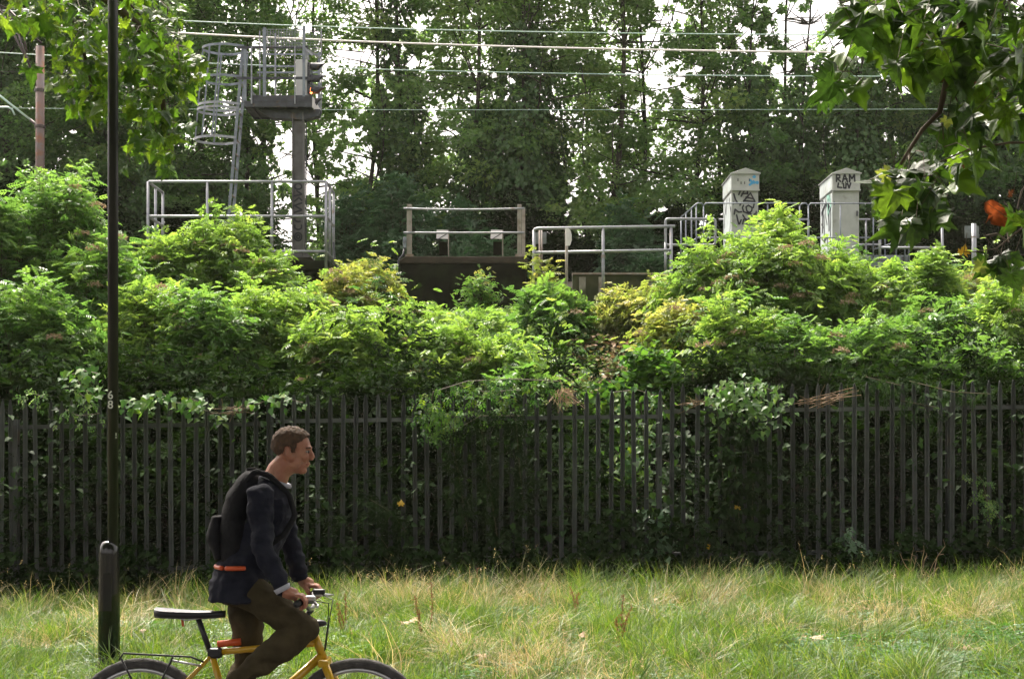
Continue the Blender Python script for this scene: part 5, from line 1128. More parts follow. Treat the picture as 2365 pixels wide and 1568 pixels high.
# dock plants gone to seed, a thistle-like dead plant and fallen leaves
def dock(x, y_img, h, label, seed, Y):
    rg = np.random.default_rng(seed); b = P(x, 0, Y); zb = float(gz0(b.x, Y))
    t = thing('dock_plant', (b.x, Y, zb), label, 'weed', 'dock plants gone to seed in the grass')
    for s_ in range(3):
        q_ = Vector((b.x+rg.normal(0, 0.07), Y+rg.normal(0, 0.05), zb+h*(1-0.2*s_)))
        pts = wiggle((b.x, Y, zb), q_, 6, 0.04, rg); MB().tube(pts, 0.003, 4).build('stalk', M['dock'], t)
        n = 150; i = rg.uniform(2.5, 6, n); A_ = np.array([tuple(p) for p in pts]); i0 = np.clip(i.astype(int), 0, 5); f = (i-i0)[:, None]
        pos = A_[i0]*(1-f)+A_[i0+1]*f+rg.normal(0, 0.009, (n, 3))
        V, T = place(*T_LEAF, pos, rot_from(rg.normal(0, 1, (n, 3)), rg.normal(0, 1, (n, 3))), rg.uniform(0.008, 0.014, n))
        np_mesh('seed_head', V, T, M['dock'], t, rnd=np.repeat(rg.uniform(0, 1, n), 4))
    n = 6; az = rg.uniform(0, 6.28, n)
    V, T = place(*leaflet(1, 0.3, 0.1, -0.3), np.tile([[b.x, Y, zb+0.05]], (n, 1)), rot_from(np.stack([np.cos(az), np.sin(az), np.full(n, 0.5)], 1), np.tile([[0, 0, 1.0]], (n, 1))), np.full(n, 0.2))
    np_mesh('leaves', V, T, M['lf_orange'] if seed % 2 else M['lf_mid'], t, rnd=np.repeat(rg.uniform(0, 1, n), 4))
dock(985, 1400, 0.62, 'tall rust-coloured dock stalk just ahead of the bicycle', 701, 12.6)
dock(1432, 1430, 0.52, 'rust-coloured dock stalk in the middle of the grass', 703, 12.2)
dock(1330, 1390, 0.4, 'short dock stalk in the pale grass right of the middle', 702, 14.4)
dock(800, 1380, 0.45, 'dock stalk behind the handlebars of the bicycle', 704, 13.5)
dock(1100, 1330, 0.42, 'dock stalk at the shaded foot of the fence', 706, 16.6)
m = MB(); rg = np.random.default_rng(88); b = P(2105, 0, 17.0); zb = float(gz0(b.x, 17.0))
for j in range(16):
    e = Vector((b.x+rg.normal(0, 0.2), 17.0+rg.normal(0, 0.08), zb+rg.uniform(0.2, 0.62))); pts = wiggle((b.x, 17.0, zb), e, 5, 0.1, rg); m.tube(pts, 0.0035, 4)
    for q_ in range(3): i = rg.integers(2, 6); m.tube([pts[i], pts[i]+Vector((rg.normal(0, 0.07), 0, rg.normal(0.02, 0.05)))], 0.0025, 3)
tag(m.build('dead_plant', mat('dead_stalk', (0.32, 0.22, 0.14), 0.85), loc=(b.x, 17.0, zb)), 'branching dead brown plant at the fence foot near the right edge', 'dead plant')
FL = [(935, 1478, 12.6, 'pale dry leaf in the grass under the handlebars'), (960, 1470, 12.9, 'curled dry leaf beside the tall dock stalk'), (1045, 1525, 11.6, 'brown leaf low in the grass right of the front wheel'), (1113, 1552, 11.0, 'dry leaf at the bottom edge right of the front wheel'),
      (1425, 1455, 12.0, 'orange-tinged dry leaf at the foot of the middle dock'), (1437, 1462, 12.0, 'second leaf at the foot of the middle dock, more tan'), (1430, 1480, 11.8, 'third leaf below the middle dock, lowest of them'),
      (1895, 1520, 11.5, 'pale curled leaf alone in the right half of the lawn'), (1862, 1512, 11.7, 'small dry leaf just beside the pale curled one'), (2250, 1535, 11.1, 'large pinkish-white fallen leaf near the bottom right corner'),
      (1975, 1530, 11.3, 'reddish dry leaf between the two pale ones'), (1985, 1545, 11.0, 'brown leaf at the bottom edge between the pale ones'), (1998, 1440, 13.0, 'dry leaf sunk in the straw right of the middle'), (1515, 1418, 13.2, 'small tan leaf in the straw swathe'), (1352, 1505, 11.7, 'brown leaf half buried left of the middle dock'),
      (420, 1450, 12.8, 'brown leaf behind the saddle'), (330, 1490, 12.0, 'dull leaf in the grass behind the rear rack')]
for k, (x, y, Y, lab) in enumerate(FL):
    Yg = 1.72*F/(y-HZ); v, t_ = lobed(k, 0.55, 0.25); s_ = 1.25*[0.075, 0.06, 0.05, 0.07, 0.05, 0.05, 0.05, 0.09, 0.05, 0.12, 0.05, 0.06, 0.05, 0.04, 0.05, 0.05, 0.04][k]
    p = P(x, y, Yg-0.1); p.z = max(p.z, -0.05)+0.09
    rot = Matrix.Rotation(R(25+10*(k % 3)), 3, 'X') @ Matrix.Rotation(R(57*k), 3, 'Z')
    V = [tuple(rot @ Vector(q_)*s_+p) for q_ in v]
    tag(np_mesh('fallen_leaf', V, t_, M['lf_orange'] if k in (4, 6, 10) else M['lf_dry'], loc=p, rnd=np.full(len(v), (k*0.37) % 1)), lab, 'fallen leaf', 'dead leaves lying in the grass')

# ================================================================== plane trees hanging into the top corners
LV = []
for k in range(7):
    v, t_ = lobed(30+k, 0.25+0.16*k, 0.12+0.1*(k % 3)); me = bpy.data.meshes.new('leaf'); me.from_pydata([tuple(p) for p in v], [], [tuple(a) for a in t_])
    LV.append((me, v, t_))
def leaf_obj(parent, pos, rot, s_, mt, rn, k):
    base, v, t_ = LV[k % 7]; key = (k % 7, mt.name, round(rn*3))
    if key not in LC:
        me = base.copy(); me.name = 'leaf'; me.materials.append(mt); a = me.attributes.new('rnd', 'FLOAT', 'POINT'); a.data.foreach_set('value', np.full(len(v), round(rn*3)/3, np.float32)); LC[key] = me
    o = bpy.data.objects.new('leaf', LC[key]); COL.objects.link(o); o.parent = parent
    M4 = rot.to_4x4(); M4 = Matrix.Translation(pos-ORG[parent.name]) @ M4 @ Matrix.Scale(s_, 4); o.matrix_local = M4; return o
LC = {}
def plane_tree(label, trunk, boughs, clusters, seed, leaf, mt, canopy, extra=(), more=0.9):
    rg = np.random.default_rng(seed); t = thing('plane_tree', trunk[0], label, 'tree')
    MB().tube(trunk, [0.24, 0.22, 0.19, 0.15][:len(trunk)], 14).build('trunk', M['bark_plane'], t, smooth=True)
    for pts, r_ in boughs:
        MB().tube(pts, [r_*(1-0.7*i/(len(pts)-1)) for i in range(len(pts))], 7).build('bough', M['bark_plane'], t, smooth=True)
    n = 0; tw = MB()
    for (x, y, Y, rx, ry, cnt) in clusters:
        for k in range(cnt):
            a = rg.uniform(0, 6.28); q_ = math.sqrt(rg.uniform(0, 1))
            p = P(x+rx*q_*math.cos(a), y+ry*q_*math.sin(a), Y+rg.normal(0, 0.3))
            d = Vector((rg.normal(0, 0.6), rg.normal(-0.3, 0.5), rg.normal(-0.65, 0.4))).normalized()
            up = Vector((rg.normal(0, 0.5), rg.normal(-0.4, 0.5), rg.normal(0.7, 0.3))); s__ = d.cross(up).normalized(); nn = s__.cross(d)
            rot = Matrix((s__, d, nn)).transposed(); s_ = leaf*rg.uniform(0.65, 1.2)
            stalk = p-d*s_*0.8+Vector((0, 0, 0.03))
            tw.tube([stalk, p], 0.0018, 3, cap=False)
            if k % 3 == 0: tw.tube([stalk, stalk.lerp(P(x, y-ry, Y), 0.5)+Vector((0, 0, 0.03)), P(x, y-ry, Y)], [0.002, 0.003, 0.004], 4, cap=False)
            leaf_obj(t, p, rot, s_, mt, rg.uniform(0, 1), int(rg.integers(0, 7))); n += 1
    tw.build('twigs', M['bark_plane'], t)['kind'] = 'stuff'
    for vv in range(3):
        pos = []
        for (x, y, Y, rx, ry, cnt) in clusters:
            for k in range(int(cnt*more/3+rg.uniform(0, 1))):
                a = rg.uniform(0, 6.28); q_ = math.sqrt(rg.uniform(0, 1))*1.15; pos.append(tuple(P(x+rx*q_*math.cos(a), y+ry*q_*math.sin(a), Y+rg.normal(0.2, 0.35))))
        pos = np.array(pos); n_ = len(pos); v, t_ = LV[vv*2][1], LV[vv*2][2]
        d = unit(np.stack([rg.normal(0, 0.6, n_), rg.normal(-0.3, 0.5, n_), rg.normal(-0.65, 0.4, n_)], 1))
        V, T = place(v, t_, pos, rot_from(d, np.stack([rg.normal(0, 0.5, n_), rg.normal(-0.4, 0.5, n_), rg.normal(0.7, 0.3, n_)], 1)), leaf*rg.uniform(0.55, 1.1, n_))
        np_mesh('leaf_mass', V, T, mt, t, rnd=np.repeat(rg.uniform(0, 1, n_), len(v)))['kind'] = 'stuff'
    for (x, y, Y, s_, ax, mt2, kk) in extra:
        rot = Matrix.Rotation(R(ax[0]), 3, 'Y') @ Matrix.Rotation(R(ax[1]), 3, 'X'); p = P(x, y, Y)
        MB().tube([p+Vector((0.02, 0, 0.12)), p+rot @ Vector((0, -0.02*s_, 0))], 0.002, 4).build('twigs', M['bark_plane'], t)
        leaf_obj(t, p, rot, s_, mt2, 0.5, kk)
    # the rest of the crown, out of the picture above and behind
    (c0, ext, cnt) = canopy; cs = rg.uniform(-1, 1, (60, 3)); cs = cs[np.linalg.norm(cs, axis=1) < 1.25]*np.array(ext)+np.array(c0)
    ci = rg.integers(0, len(cs), cnt); pos = cs[ci]+rg.normal(0, 0.5, (cnt, 3))*np.array([1, 1, 0.5])
    ok = ~((pos[:, 1] > 1.0) & (HZ-(pos[:, 2]-0.25-EYE)/np.maximum(pos[:, 1], 0.1)*F > -40) & (np.abs(pos[:, 0])/np.maximum(pos[:, 1], 0.1)*F < 1300)); pos = pos[ok]; cnt = len(pos)
    V, T = place(*T_HEART, pos, rot_from(rg.normal(0, 1, (cnt, 3)), rg.normal(0, 0.5, (cnt, 3))+np.array([0, 0, 1])), 0.26*rg.uniform(0.7, 1.2, cnt))
    o = np_mesh('crown', V, T, mt, t, rnd=np.repeat(rg.uniform(0, 1, cnt), 8)); o['kind'] = 'stuff'
    return t
LYL, LYR = 11.8, 7.6
L_cl = [(60, 20, LYL, 90, 40, 22), (170, 40, LYL, 90, 50, 34), (330, 30, LYL, 80, 50, 34), (200, 110, LYL, 80, 50, 30), (330, 110, LYL, 90, 50, 34), (410, 150, LYL, 60, 45, 22), (320, 180, LYL, 80, 45, 26),
        (190, 190, LYL, 65, 45, 18), (350, 240, LYL, 70, 40, 20), (220, 250, LYL, 45, 30, 10), (390, 290, LYL, 40, 30, 8), (340, 320, LYL, 45, 40, 12), (385, 370, LYL, 25, 20, 4), (62, 150, LYL, 12, 10, 2), (455, 165, LYL, 18, 12, 3), (300, 385, LYL, 12, 10, 1)]
plane_tree('plane tree whose lit lime-green leaves hang behind the lamp post', [Vector((-7.2, 10.5, -0.2)), Vector((-7.1, 10.6, 2.5)), Vector((-6.6, 10.8, 5.5)), Vector((-6.0, 11, 8))],
           [([Vector((-6.6, 10.8, 5.5)), Vector((-4.8, 11.4, 6.0)), P(200, -40, LYL), P(320, 60, LYL), P(370, 200, LYL), P(390, 330, LYL)], 0.06), ([Vector((-6.5, 10.9, 5.8)), P(60, -60, LYL), P(180, 60, LYL), P(215, 220, LYL)], 0.035),
            ([P(200, -40, LYL), P(300, 10, LYL), P(420, 140, LYL)], 0.014)],
           L_cl, 901, 0.145, M['lf_plane'], ((-5.0, 8.5, 8.0), (3.2, 3.6, 1.8), 1500))
R_cl = [(2060, 40, LYR, 110, 45, 14), (2200, 50, LYR, 100, 60, 18), (2320, 60, LYR, 70, 70, 14), (2120, 120, LYR, 80, 40, 10), (2270, 150, LYR, 80, 50, 12), (1935, 190, LYR, 35, 25, 4), (1980, 75, LYR, 35, 50, 5), (2330, 220, LYR, 50, 40, 7), (2250, 260, LYR, 30, 30, 3),
        (2100, 400, LYR, 60, 30, 9), (2180, 360, LYR, 60, 20, 4), (2090, 450, LYR, 70, 40, 12), (2120, 500, LYR, 40, 20, 7), (2020, 30, LYR, 60, 30, 6), (2150, 455, LYR, 50, 50, 8), (2085, 490, LYR, 25, 25, 3), (2070, 440, LYR, 25, 20, 2), (2250, 345, LYR, 30, 15, 3), (2330, 600, LYR, 50, 40, 8), (2350, 510, LYR, 25, 30, 3), (2350, 250, LYR, 30, 20, 3), (2230, 300, LYR, 60, 25, 4)]
def PR(x, y): return P(x, y, LYR)
plane_tree('plane tree whose large leaves hang into the top right corner, some turned brown', [Vector((5.2, 5.2, -0.1)), Vector((5.2, 5.3, 2.5)), Vector((4.9, 5.6, 5.0)), Vector((4.4, 6, 7.5))],
           [([Vector((4.9, 5.6, 5.0)), Vector((3.9, 6.8, 4.6)), PR(2330, -40), PR(2220, 60), PR(2190, 170), PR(2170, 260), PR(2130, 300), PR(2080, 380)], 0.03),
            ([PR(2190, 170), PR(2240, 180), PR(2365, 178)], 0.007), ([PR(2188, 190), PR(2215, 240), PR(2240, 290), PR(2250, 350)], 0.006), ([PR(2450, 330), PR(2330, 330), PR(2240, 345), PR(2180, 370), PR(2110, 400)], 0.008),
            ([PR(2120, -20), PR(2000, 20), PR(1970, 90), PR(1945, 165)], 0.007), ([PR(2480, 480), PR(2370, 520), PR(2300, 575), PR(2250, 582), PR(2225, 582)], 0.006), ([PR(2480, 560), PR(2360, 590)], 0.006)],
           R_cl, 902, 0.185, M['lf_plane_dark'], ((3.4, 4.5, 7.2), (4.2, 4.2, 1.8), 2000),
           more=0.45, extra=((2250, 198, LYR, 0.05, (150, -80), M['lf_brown'], 3), (2238, 385, LYR, 0.05, (140, -90), M['lf_brown'], 4), (2340, 450, LYR, 0.04, (120, -90), M['lf_brown'], 5),
                  (2140, 95, LYR, 0.1, (80, -80), M['lf_brown'], 1), (2180, 190, LYR, 0.04, (180, -80), M['lf_brown'], 6), (2225, 590, LYR, 0.06, (190, -80), M['lf_yellow'], 0), (2275, 610, LYR, 0.08, (60, -80), M['lf_pale'], 1), (2060, 405, LYR, 0.09, (100, -80), M['lf_pale'], 2), (2190, 270, LYR, 0.07, (10, -80), M['lf_pale'], 3)))
# the big curled brown leaf
pt_ = [(1790,60),(1850,22),(1900,10),(1985,55),(2060,110),(2100,190),(2130,270),(2105,340),(2085,410),(1985,395),(1880,370),(1872,330),(1860,300),(1825,335),(1800,360),(1830,290),(1850,230),(1800,200),(1785,140)]
orp = [t_ for t_ in COL.objects if t_.name.startswith('plane_tree')][1]
V = [(1990.8+0.1583*u, 459.4+0.1583*v_) for u, v_ in pt_]; cx_ = sum(p[0] for p in V)/len(V); cy_ = sum(p[1] for p in V)/len(V)
VV = [P(cx_, cy_, LYR+0.03)]+[P(cx_+(a-cx_)*0.5, cy_+(b_-cy_)*0.5, LYR+0.015+0.01*math.sin(i*2.2)) for i, (a, b_) in enumerate(V)]+[P(a, b_, LYR+0.02*math.sin(i*1.7)-0.03) for i, (a, b_) in enumerate(V)]
n_ = len(V); TT = []
for i in range(n_):
    j = (i+1) % n_; TT += [(0, 1+i, 1+j), (1+i, 1+n_+i, 1+n_+j), (1+i, 1+n_+j, 1+j)]
o = np_mesh('leaf', VV, TT, M['lf_orange'], orp, rnd=np.full(len(VV), 0.9), smooth=True); o['label'] = 'large curled orange-brown dead leaf'
MB().tube([P(2296, 463, LYR-0.01), P(2310, 476, LYR-0.04), P(2322, 480, LYR-0.05)], 0.003, 5).build('leaf_stalk', M['bark_plane'], orp)
# ivy and nettles, leaf colour darkened for shade, in front of and among the foot of the fence
def foot_cover(name, n, seed, zmax, size, mt, yr, tm):
    rg = np.random.default_rng(seed); x = rg.uniform(-7.6, 7.6, n); y = rg.uniform(*yr, n); e = vnoise(x*1.7, x*0+seed, seed)*0.6+vnoise(x*5, x*0+seed, seed+1)*0.4
    if zmax > 1:
        k = e > 0.52; x = x[k]; y = y[k]; e = e[k]; n = len(x)
    z = gz0(x, y)+rg.uniform(0, 1, n)**1.4*zmax*(0.25+1.3*e)
    d = unit(np.stack([rg.normal(0, 0.7, n), rg.normal(-0.5, 0.4, n), rg.normal(-0.35, 0.5, n)], 1))
    V, T = place(*tm, np.stack([x, y, z], 1), rot_from(d, rg.normal(0, 0.35, (n, 3))+np.array([0, -0.4, 1])), size*rg.uniform(0.6, 1.3, n))
    tag(np_mesh(name, V, T, mt, rnd=np.repeat(rg.uniform(0, 1, n), len(tm[0]))), kind='stuff')
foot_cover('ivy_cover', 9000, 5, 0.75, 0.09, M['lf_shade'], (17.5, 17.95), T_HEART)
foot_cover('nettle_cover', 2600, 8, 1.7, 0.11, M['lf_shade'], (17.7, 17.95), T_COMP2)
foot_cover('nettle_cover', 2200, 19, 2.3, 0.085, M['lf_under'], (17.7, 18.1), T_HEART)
# unseen plane trees added near the camera: their crowns block sky and dim the fence
def shade_tree(x, y, label, seed, cnt=7500):
    rg = np.random.default_rng(seed); t = thing('plane_tree', (x, y, -0.1), label, 'tree', 'unseen plane trees added to block the sky')
    MB().tube([(x, y, -0.1), (x+0.1, y, 3), (x, y+0.1, 6), (x, y, 9)], [0.32, 0.27, 0.22, 0.12], 12).build('trunk', M['bark_plane'], t, smooth=True)
    c = rg.normal(0, 1, (60, 3))*np.array([2.1, 2.0, 1.7])+np.array([x, y+1.0, 8.6]); ci = rg.integers(0, 60, cnt); pos = c[ci]+rg.normal(0, 0.6, (cnt, 3))
    pos = pos[(pos[:, 1] < 9.0) & (pos[:, 2] > 3.6) & ~((pos[:, 1] > 0.5) & (HZ-(pos[:, 2]-0.4-EYE)/np.maximum(pos[:, 1], 0.1)*F > -40) & (np.abs(pos[:, 0])/np.maximum(pos[:, 1], 0.1)*F < 1350))]; cnt = len(pos)
    V, T = place(*T_HEART, pos, rot_from(rg.normal(0, 1, (cnt, 3)), rg.normal(0, 0.5, (cnt, 3))+np.array([0, 0, 1])), 0.34*rg.uniform(0.7, 1.2, cnt))
    np_mesh('crown', V, T, M['lf_plane'], t, rnd=np.repeat(rg.uniform(0, 1, cnt), 8))['kind'] = 'stuff'
for i, (x, y) in enumerate(((-9.5, 3.5), (-4.2, 4.2), (3.9, 4.0), (9.5, 3.5), (-14.5, 4), (14.5, 3.5), (-0.5, -2.5))):
    shade_tree(x, y, 'plane tree '+['far to the left','just left','just right','far to the right','beside the path at the left','beside the path at the right','straight behind'][i]+', near the camera, unseen, added to block the sky', 950+i)
# ================================================================== bicycle
BYc = 6.84
def W(x, y, dy=0.0): return P(x, y, BYc+dy)
hubR = Vector((-1.785, BYc, 0.284)); hubF = Vector((-0.744, BYc, 0.284)); BB = Vector((-1.338, BYc, 0.262))
M['yellow'] = mat('yellow_frame_paint', (0.55, 0.33, 0.015), 0.3, 0, (0.5, 0.29, 0.012), 8, coat=0.4)
M['orange'] = mat('orange_red_decal', (0.6, 0.09, 0.02), 0.4)
M['tyre'] = mat('dusty_tyre_rubber', (0.075, 0.07, 0.068), 0.8, 0, (0.045, 0.042, 0.04), 30, 0.4)
M['alloy'] = mat('brushed_alloy', (0.55, 0.55, 0.56), 0.3, 0.9)
M['bike_black'] = mat('satin_black_parts', (0.02, 0.02, 0.022), 0.4)
M['saddle_top'] = mat('saddle_highlight_grey', (0.26, 0.26, 0.29), 0.5, 0, (0.2, 0.2, 0.22), 6)  # pale grey that paints a highlight onto the black saddle
bike = thing('bicycle', (-1.26, BYc, -0.055), 'yellow bicycle with black, pale-highlighted saddle and rear rack being ridden along the path', 'bicycle')
def part(m, name, mt, parent=bike, **k): return m.build(name, mt, parent, smooth=k.get('smooth', True), bevel=k.get('bevel', 0))
for hub, nm in ((hubR, 'rear'), (hubF, 'front')):
    V = []; Fc = []; n, k = 64, 10; Rr, rr_ = 0.314, 0.0245
    m = MB()
    for i in range(n):
        a = 2*math.pi*i/n
        for j in range(k):
            b = 2*math.pi*j/k; kn = 0.003 if (i+j) % 2 and math.cos(b) > 0.2 else 0
            q_ = Rr+(rr_+kn)*math.cos(b); V.append((hub.x+q_*math.cos(a), hub.y+rr_*0.95*math.sin(b), hub.z+q_*math.sin(a)))
    for i in range(n):
        for j in range(k): Fc.append((i*k+j, i*k+(j+1) % k, ((i+1) % n)*k+(j+1) % k, ((i+1) % n)*k+j))
    wheel = part(m.add(V, Fc), 'wheel', M['tyre'])
    m = MB(); V = []; Fc = []
    for i in range(n):
        a = 2*math.pi*i/n
        for (q_, y_) in ((0.294, -0.011), (0.276, -0.012), (0.272, 0), (0.276, 0.012), (0.294, 0.011)): V.append((hub.x+q_*math.cos(a), hub.y+y_, hub.z+q_*math.sin(a)))
    for i in range(n):
        for j in range(5): Fc.append((i*5+j, i*5+(j+1) % 5, ((i+1) % n)*5+(j+1) % 5, ((i+1) % n)*5+j))
    part(m.add(V, Fc), 'rim', M['alloy'], wheel)
    m = MB()
    for i in range(32):
        a = 2*math.pi*i/32; b = a+(0.5 if i % 4 < 2 else -0.5); sgn = 1 if i % 2 else -1
        m.tube([(hub.x+0.02*math.cos(b), hub.y+sgn*0.03, hub.z+0.02*math.sin(b)), (hub.x+0.275*math.cos(a), hub.y, hub.z+0.275*math.sin(a))], 0.001, 3)
    part(m, 'spokes', M['alloy'], wheel)
    part(MB().lathe(hub-Vector((0, 0.05, 0)), [(0.012, 0), (0.024, 0.015), (0.014, 0.03), (0.014, 0.07), (0.024, 0.085), (0.012, 0.1)], 14, axis='Y'), 'hub', M['alloy'], wheel)
seat = W(487, 1500); ht, hb = Vector((-0.951, BYc, 0.735)), Vector((-0.905, BYc, 0.62))
frame = part(MB().tube([BB, seat], 0.016, 12).tube([W(495, 1506), W(735, 1484)], 0.016, 12).tube([BB, hb+Vector((-0.005, 0, 0.02))], 0.021, 12).tube([ht+Vector((-0.005, 0, 0.015)), hb], 0.02, 12)
     .tube([BB+Vector((0, -0.03, 0)), hubR+Vector((0, -0.06, 0))], 0.011, 8).tube([BB+Vector((0, 0.03, 0)), hubR+Vector((0, 0.06, 0))], 0.011, 8)
     .tube([seat+Vector((0, -0.02, -0.03)), hubR+Vector((0, -0.06, 0))], 0.009, 8).tube([seat+Vector((0, 0.02, -0.03)), hubR+Vector((0, 0.06, 0))], 0.009, 8), 'frame', M['yellow'])
part(MB().tube([W(503, 1487), W(556, 1481)], 0.017, 12), 'decal_sleeve', M['orange'], frame)
for sg in (-1, 1):
    part(MB().tube([hb+Vector((0.012, sg*0.055, -0.02)), hb+Vector((0.07, sg*0.055, -0.17)), hubF+Vector((0, sg*0.055, 0))], [0.02, 0.018, 0.012], 12), 'fork_leg', M['yellow'])
part(MB().box(hb+Vector((0.005, 0, -0.015)), (0.05, 0.15, 0.035)), 'fork_crown', M['yellow'], bevel=0.008, smooth=False)
part(MB().tube([seat+Vector((0, 0, -0.02)), W(458, 1428)], 0.0135, 10), 'seatpost', M['bike_black'])
part(MB().box(W(497, 1507), (0.07, 0.05, 0.05)), 'frame_lock', M['bike_black'], bevel=0.012, smooth=False)
# saddle lofted from tail to nose
V = []; Fc = []; N_ = 12; secs = []
for i in range(N_):
    f = i/(N_-1); x_ = W(360, 0).x+(W(520, 0).x-W(360, 0).x)*f
    hw = 0.078*(1-f**0.75)+0.019*f**0.3 if f > 0.12 else 0.078*(0.55+0.45*f/0.12)
    zc = 1.6-(1410+7*math.sin(f*2.2)-1050)/480.3; th = 0.026*(1-0.4*f)
    for j in range(12):
        a = 2*math.pi*j/12; V.append((x_, BYc+hw*math.cos(a), zc+(0.014 if math.sin(a) > 0 else th*1.3)*math.sin(a)-0.12*(hw*math.cos(a))**2*10*0.5))
for i in range(N_-1):
    for j in range(12): Fc.append((i*12+j, i*12+(j+1) % 12, (i+1)*12+(j+1) % 12, (i+1)*12+j))
Fc += [tuple(range(11, -1, -1)), tuple((N_-1)*12+j for j in range(12))]
sad = part(MB().add(V, Fc), 'saddle', M['bike_black'])
V2 = [(v[0], v[1]*1.0, v[2]+0.0035) for v in V]
F2 = [f for f in Fc[:-2] if (min(f) % 12) in (1, 2, 3, 4) and max(V[i][0] for i in f) < W(492, 0).x and max(i % 12 for i in f) < 6]
part(MB().add(V2, F2), 'saddle_highlight', M['saddle_top'], sad)
part(MB().tube([W(400, 1424, -0.02), W(430, 1432, -0.02), W(480, 1424, -0.02)], 0.0035, 6).tube([W(400, 1424, 0.02), W(430, 1432, 0.02), W(480, 1424, 0.02)], 0.0035, 6), 'saddle_rails', M['alloy'], sad)
part(MB().tube([W(421, 1430, 0), W(423, 1446, 0)], 0.006, 6), 'rear_reflector', M['orange'], sad)
# rack
m = MB()
for dy in (-0.055, 0.055): m.tube([W(275, 1523, dy), W(285, 1508, dy), W(440, 1516, dy), W(470, 1528, dy)], 0.005, 8)
for xx in (290, 330, 370, 410, 440): m.tube([W(xx, 1509+(xx-290)*0.05, -0.055), W(xx, 1509+(xx-290)*0.05, 0.055)], 0.004, 6)
for dy in (-0.06, 0.06): m.tube([W(280, 1520, dy), W(320, 1600, dy*1.2), hubR+Vector((0, dy, 0.01))], 0.005, 6); m.tube([W(400, 1515, dy), hubR+Vector((0, dy, 0.01))], 0.005, 6)
part(m, 'rear_rack', M['bike_black'])
part(MB().tube([W(395, 1524, -0.05), W(465, 1537, -0.03)], 0.0055, 8).tube([W(395, 1524, 0.05), W(465, 1537, 0.03)], 0.0055, 8), 'rack_stay', M['alloy'])
# steering
bx, bz = -0.972, 0.915
part(MB().tube([ht+Vector((-0.003, 0, 0.0)), Vector((-0.985, BYc, 0.83)), Vector((-0.962, BYc, 0.86))], 0.015, 10), 'stem', M['bike_black'])
bar = part(MB().tube([(bx-0.015, BYc-0.31, bz), (bx-0.008, BYc-0.17, bz), (bx+0.008, BYc-0.09, bz-0.045), (bx+0.01, BYc, bz-0.055), (bx+0.008, BYc+0.09, bz-0.045), (bx-0.008, BYc+0.17, bz), (bx-0.015, BYc+0.31, bz)], 0.0115, 12), 'handlebar', M['alloy'])
for sg in (-1, 1):
    part(MB().tube([(bx-0.0155, BYc+sg*0.315, bz), (bx-0.009, BYc+sg*0.185, bz)], 0.0165, 12), 'grip', M['bike_black'], bar)
    part(MB().tube([(bx+0.004, BYc+sg*0.165, bz-0.006), (bx+0.045, BYc+sg*0.175, bz-0.004), (bx+0.072, BYc+sg*0.24, bz-0.012), (bx+0.075, BYc+sg*0.29, bz-0.016)], [0.009, 0.008, 0.006, 0.005], 8), 'brake_lever', M['alloy'], bar)
    part(MB().box((bx+0.022, BYc+sg*0.165, bz+0.012), (0.06, 0.035, 0.026)), 'shifter', M['alloy'] if sg < 0 else M['bike_black'], bar, bevel=0.008, smooth=False)
    part(MB().tube([(bx+0.04, BYc+sg*0.15, bz), (bx+0.1, BYc+sg*0.08, bz-0.02), (bx+0.09, BYc+sg*0.02, bz-0.12), (-0.9, BYc+sg*0.02, 0.66)], 0.0028, 6), 'brake_cable', M['bike_black'], bar)
part(MB().ell((-0.925, BYc-0.03, 0.795), (0.04, 0.025, 0.018)), 'front_light', M['bike_black'], bar)
# drivetrain
part(MB().lathe(BB-Vector((0, 0.052, 0)), [(0.085, 0), (0.088, 0.002), (0.085, 0.004), (0.02, 0.005)], 32, axis='Y'), 'chainring', M['bike_black'])
pN, pF = W(575, 1626), W(505, 1774)
pN = BB+(pN-BB).normalized()*0.17; pF = BB-(pN-BB)
part(MB().tube([BB-Vector((0, 0.065, 0)), pN-Vector((0, 0.075, 0))], [0.013, 0.01], 8), 'crank_arm', M['alloy']); part(MB().tube([BB+Vector((0, 0.065, 0)), pF+Vector((0, 0.075, 0))], [0.013, 0.01], 8), 'crank_arm', M['alloy'])
part(MB().box(pN-Vector((0, 0.125, 0)), (0.09, 0.08, 0.02)), 'pedal', M['bike_black'], bevel=0.004, smooth=False); part(MB().box(pF+Vector((0, 0.125, 0)), (0.09, 0.08, 0.02)), 'pedal', M['bike_black'], bevel=0.004, smooth=False)
m = MB(); m.tube([BB+Vector((0, -0.05, 0.086)), hubR+Vector((0, -0.05, 0.04))], 0.004, 4); m.tube([BB+Vector((0, -0.05, -0.086)), hubR+Vector((0, -0.05, -0.04))], 0.004, 4); part(m, 'chain', M['bike_black'])

# ================================================================== rider
def skin_mat():
    m = mat('skin', (0.4, 0.19, 0.115), 0.5, 0, (0.33, 0.13, 0.08), 22, 0.25, bscale=150, stain=(0.3, 0.15, 0.1), stain_scale=30, stain_at=0.6); m.node_tree.nodes['Principled BSDF'].inputs['Subsurface Weight'].default_value = 0.08; return m
M['skin'] = skin_mat()
M['hair'] = mat('short_brown_hair', (0.1, 0.055, 0.03), 0.85, 0, (0.05, 0.03, 0.018), 60, 0.35, bscale=120)
M['jacket'] = mat('navy_jacket_cloth', (0.022, 0.0235, 0.035), 0.85, 0, (0.014, 0.015, 0.024), 14, 0.6, bscale=30)
M['trouser'] = mat('khaki_trouser_cloth', (0.07, 0.056, 0.03), 0.9, 0, (0.045, 0.036, 0.02), 12, 0.6, bscale=30)
M['pack'] = mat('black_backpack_cloth', (0.012, 0.012, 0.014), 0.8, 0, (0.02, 0.02, 0.022), 20, 0.5)
M['collar'] = mat('pale_grey_lining', (0.4, 0.4, 0.46), 0.8)
